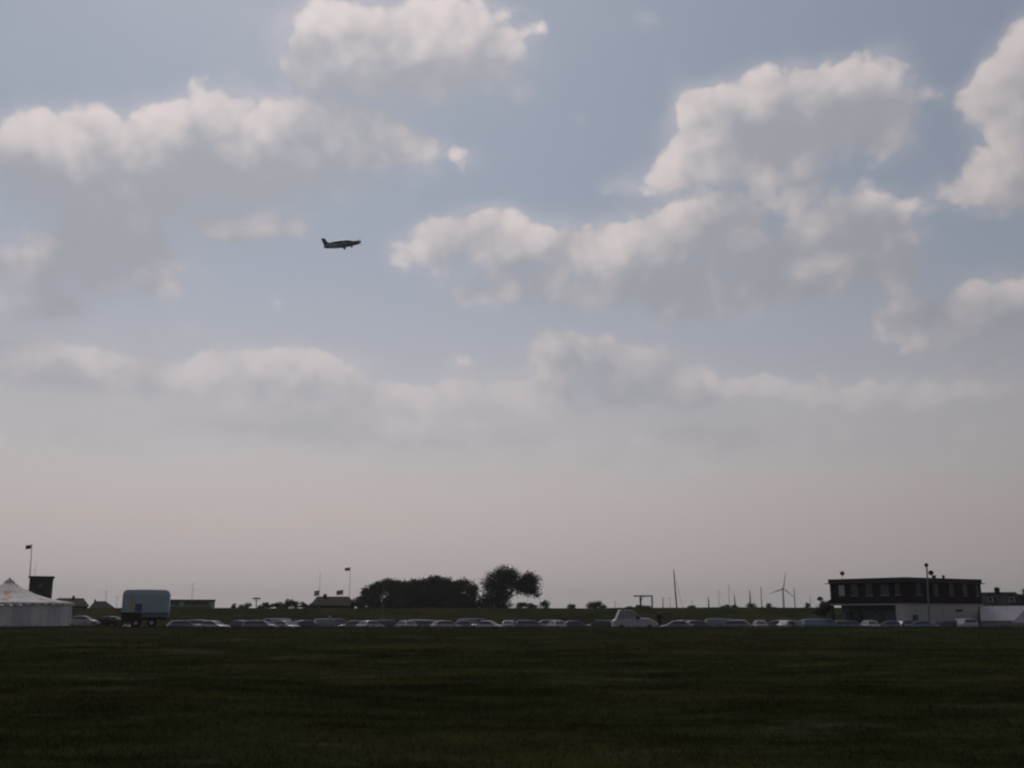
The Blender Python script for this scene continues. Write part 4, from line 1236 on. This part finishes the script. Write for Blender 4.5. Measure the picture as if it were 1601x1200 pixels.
# ------------------------------------------------------------------ people
def person(label, px, D, height, top, legs, yaw=0.0):
    x = X(px, D)
    s_ = height / 1.75
    t = thing('person', label, 'person', (x, D, gz(x, D)), R(yaw))
    J = {'pel': (0, 0, .95, .13), 'bel': (0, 0, 1.10, .125), 'chest': (0, 0, 1.30, .15), 'neck': (0, 0, 1.48, .06), 'jaw': (0, -.02, 1.56, .075), 'head': (0, 0, 1.65, .095), 'crown': (0, .01, 1.71, .07)}
    E = [('pel', 'bel'), ('bel', 'chest'), ('chest', 'neck'), ('neck', 'jaw'), ('jaw', 'head'), ('head', 'crown')]
    for sd, q in (('l', -1), ('r', 1)):
        J.update({f'sh{sd}': (q * .19, 0, 1.40, .065), f'el{sd}': (q * .25, .02, 1.13, .045), f'wr{sd}': (q * .24, -.06, .90, .032), f'pa{sd}': (q * .24, -.08, .83, .035),
                  f'hip{sd}': (q * .10, 0, .90, .095), f'kn{sd}': (q * .11, -.02 * q, .50, .065), f'an{sd}': (q * .12, .03 * q, .09, .045), f'to{sd}': (q * .14, .03 * q - .16, .04, .04)})
        E += [('chest', f'sh{sd}'), (f'sh{sd}', f'el{sd}'), (f'el{sd}', f'wr{sd}'), (f'wr{sd}', f'pa{sd}'), ('pel', f'hip{sd}'), (f'hip{sd}', f'kn{sd}'), (f'kn{sd}', f'an{sd}'), (f'an{sd}', f'to{sd}')]
        for i in range(5):
            a = (i - 1.5) * .02 if i < 4 else .045; ln = (.07, .085, .08, .065, .045)[i]
            J[f'f{i}{sd}'] = (q * .24, -.08 - a, .83 - ln * .55, .010); J[f'g{i}{sd}'] = (q * (.24 - .015), -.085 - a * 1.1, .83 - ln, .008)
            E += [(f'pa{sd}', f'f{i}{sd}'), (f'f{i}{sd}', f'g{i}{sd}')]
    names = list(J); idx = {n_: i for i, n_ in enumerate(names)}
    me = bpy.data.meshes.new('body'); me.from_pydata([tuple(c * s_ for c in J[n_][:3]) for n_ in names], [(idx[a], idx[b]) for a, b in E], [])
    ob = link(bpy.data.objects.new('body', me), t)
    ob.modifiers.new('skin', 'SKIN'); sb = ob.modifiers.new('sub', 'SUBSURF'); sb.levels = sb.render_levels = 1
    if not me.skin_vertices: 
        bm = bmesh.new(); bm.from_mesh(me); bm.verts.layers.skin.verify(); bm.to_mesh(me); bm.free()
    for i, n_ in enumerate(names):
        sv = me.skin_vertices[0].data[i]; r_ = J[n_][3] * s_; sv.radius = (r_ * (1.25 if n_ in ('pel', 'bel', 'chest') else 1), r_); sv.use_root = (n_ == 'pel')
    dg = bpy.context.evaluated_depsgraph_get(); ev = bpy.data.meshes.new_from_object(ob.evaluated_get(dg))
    ob.modifiers.clear(); ob.data = ev; ev.name = 'body'
    ev.materials.clear()
    for m_2 in (M['skin'], legs, top, M['black']): ev.materials.append(m_2)
    for p in ev.polygons:
        z = p.center.z / s_; p.use_smooth = True
        p.material_index = 3 if z < .10 else 0 if z > 1.47 or (z < .90 and abs(p.center.x) / s_ > .2) else 1 if z < .98 else 2
    q = MB()
    q.tube([(0, .035 * s_, 1.60 * s_), (0, .03 * s_, 1.68 * s_), (0, .02 * s_, 1.745 * s_), (0, .01 * s_, 1.775 * s_)], [.075 * s_, .108 * s_, .09 * s_, .03 * s_], 10)
    q.build('hair', M['hair'], t, True)
    return t


cl_navy = mat('navy_jacket', (.012, .016, .045), .85, .1); cl_dark = mat('dark_trousers', (.015, .015, .02), .85, .1)
cl_black = mat('black_coat', (.012, .012, .016), .85, .1); cl_pale = mat('pale_grey_jacket', (.34, .38, .42), .85, .1)
person('person in dark navy clothes standing beside the white off-road vehicle', 1030.5, 120.2, 1.78, cl_navy, cl_dark, 30)
person('person in black standing behind the parked cars below the tall tree', 787, 132.5, 1.78, cl_black, cl_dark, -20)
person('person in a pale grey jacket on the embankment foot below the red roof', 516, 199, 1.75, cl_pale, cl_dark, 10)

# ------------------------------------------------------------------ the aeroplane climbing out
pc = at(536, 381.5, 182)
t = thing('light_aircraft', 'dark low-wing light aircraft climbing to the right in the sky', 'aircraft', pc)
t.rotation_euler = (R(17), R(-9.5), R(3))


def ring(x_, w, zb, zt_, n=14):
    zb, zt_ = zb * 1.22, zt_ * 1.18
    c = (zb + zt_) / 2; h_ = (zt_ - zb) / 2
    return [(x_, w * math.copysign(abs(math.cos(a)) ** .8, math.cos(a)), c + h_ * math.copysign(abs(math.sin(a)) ** .8, math.sin(a))) for a in (2 * math.pi * i / n for i in range(n))]


q = MB(); q.loft([ring(*r_) for r_ in ((1.55, .50, -.46, .36), (.9, .53, -.52, .42), (.2, .54, -.54, .46), (-.9, .48, -.50, .46))]); q.build('fuselage', M['plane'], t, True)
q = MB(); q.loft([ring(*r_) for r_ in ((-.901, .479, -.499, .459), (-1.8, .34, -.44, .42), (-2.8, .20, -.34, .36), (-3.35, .10, -.24, .32), (-3.5, .04, -.14, .28))]); q.build('tail_cone', M['plane_light'], t, True)
q = MB(); q.loft([ring(*r_) for r_ in ((1.551, .499, -.459, .359), (2.3, .47, -.40, .33), (2.95, .42, -.34, .31), (3.18, .30, -.24, .24))]); q.build('cowling', M['plane_nose'], t, True)
q = MB(); q.loft([ring(*r_) for r_ in ((1.75, .28, .2, .37), (1.1, .42, .2, .55), (.2, .46, .2, .66), (-1.0, .40, .2, .66), (-1.9, .26, .2, .58), (-2.7, .12, .2, .48))]); cp = q.build('canopy', M['glass'], t, True)
for xx in (.65, -.25, -1.0):
    q = MB(); q.tube([(xx, .47, .2), (xx, .40, .52), (xx, 0, .67 if xx < .5 else .62), (xx, -.40, .52), (xx, -.47, .2)], .035, 6); q.build('canopy_frame', M['plane'], cp)


def foil(xl, xt, y, z, th):
    c = xl - xt
    return [(xl, y, z), (xl - .15 * c, y, z + th * .55), (xl - .45 * c, y, z + th * .6), (xt, y, z), (xl - .45 * c, y, z - th * .35), (xl - .12 * c, y, z - th * .35)]


for sg in (-1, 1):
    q = MB(); q.loft([foil(.95, -.62, sg * .3, -.42, .22), foil(.85, -.58, sg * 2.4, -.27, .19), foil(.72, -.50, sg * 4.5, -.10, .14), foil(.5, -.42, sg * 4.75, -.07, .05)]); q.build('wing', M['plane'], t, True)
    q = MB(); q.loft([foil(-2.75, -3.55, sg * .08, .02, .09), foil(-2.95, -3.55, sg * 1.55, .05, .06)]); q.build('tailplane', M['plane'], t, True)
    q = MB(); q.tube([(.18, sg * 1.1, -.40), (.15, sg * 1.18, -.72)], .07, 8); q.build('gear_leg', M['plane'], t)
    q = MB(); q.disc((0, 0, 0), (0, 1, 0), .21, .15, 14); q.build('wheel', M['tyre'], t).location = (.15, sg * 1.22, -.74)
q = MB(); q.tube([(1.5, 0, -.4), (1.55, 0, -.66)], .07, 8); q.build('gear_leg', M['plane'], t)
q = MB(); q.disc((0, 0, 0), (0, 1, 0), .18, .13, 14); q.build('wheel', M['tyre'], t).location = (1.56, 0, -.70)
q = MB(); q.loft([[(-2.0, -.05, .46), (-3.5, -.05, .22), (-3.5, .05, .22), (-2.0, .05, .46)], [(-2.75, -.045, .78), (-3.6, -.04, .76), (-3.6, .04, .76), (-2.75, .045, .78)], [(-3.18, -.03, 1.58), (-3.85, -.03, 1.58), (-3.85, .03, 1.58), (-3.18, .03, 1.58)]]); q.build('fin', M['plane'], t)
q = MB(); q.tube([(3.19, 0, .01), (3.36, 0, .01), (3.5, 0, .01)], [.19, .13, .03], 12); q.build('spinner', M['plane_green'], t, True)
for k in (0, 1):
    a = R(68 + 180 * k); ca, sa = math.cos(a), math.sin(a); rings = []
    for s_, c in ((.12, .07), (.45, .10), (.85, .06), (.9, .02)):
        o_ = Vector((3.32, ca * s_, .01 + sa * s_)); d_ = Vector((.35, -sa, ca)).normalized() * c; e_ = Vector((.9, .3 * sa, -.3 * ca)).normalized() * .015
        rings.append([o_ + d_, o_ + e_, o_ - d_, o_ - e_])
    q = MB(); q.loft(rings); q.build('propeller_blade', M['plane_green'] if k == 0 else M['flag_red'], t)

# ------------------------------------------------------------------ the hazy air
HAZE = 0.00017
hb = MB(); hb.box(-3950, 3950, -3950, 3950, DIP - 1.2, 82)
hz_ = hb.build('haze', [])
hz_.data.materials.clear()
hm = bpy.data.materials.new('hazy_air'); hm.use_nodes = True
hn = hm.node_tree.nodes; hn.clear()
vo = hn.new('ShaderNodeVolumePrincipled'); ho = hn.new('ShaderNodeOutputMaterial')
vo.inputs['Color'].default_value = (.97, .97, .98, 1); vo.inputs['Density'].default_value = HAZE; vo.inputs['Anisotropy'].default_value = .3
hm.node_tree.links.new(vo.outputs[0], ho.inputs['Volume'])
hz_.data.materials.append(hm)
hz_['kind'] = 'stuff'; tag(hz_, 'thin pale haze hanging over the whole airfield', 'haze')
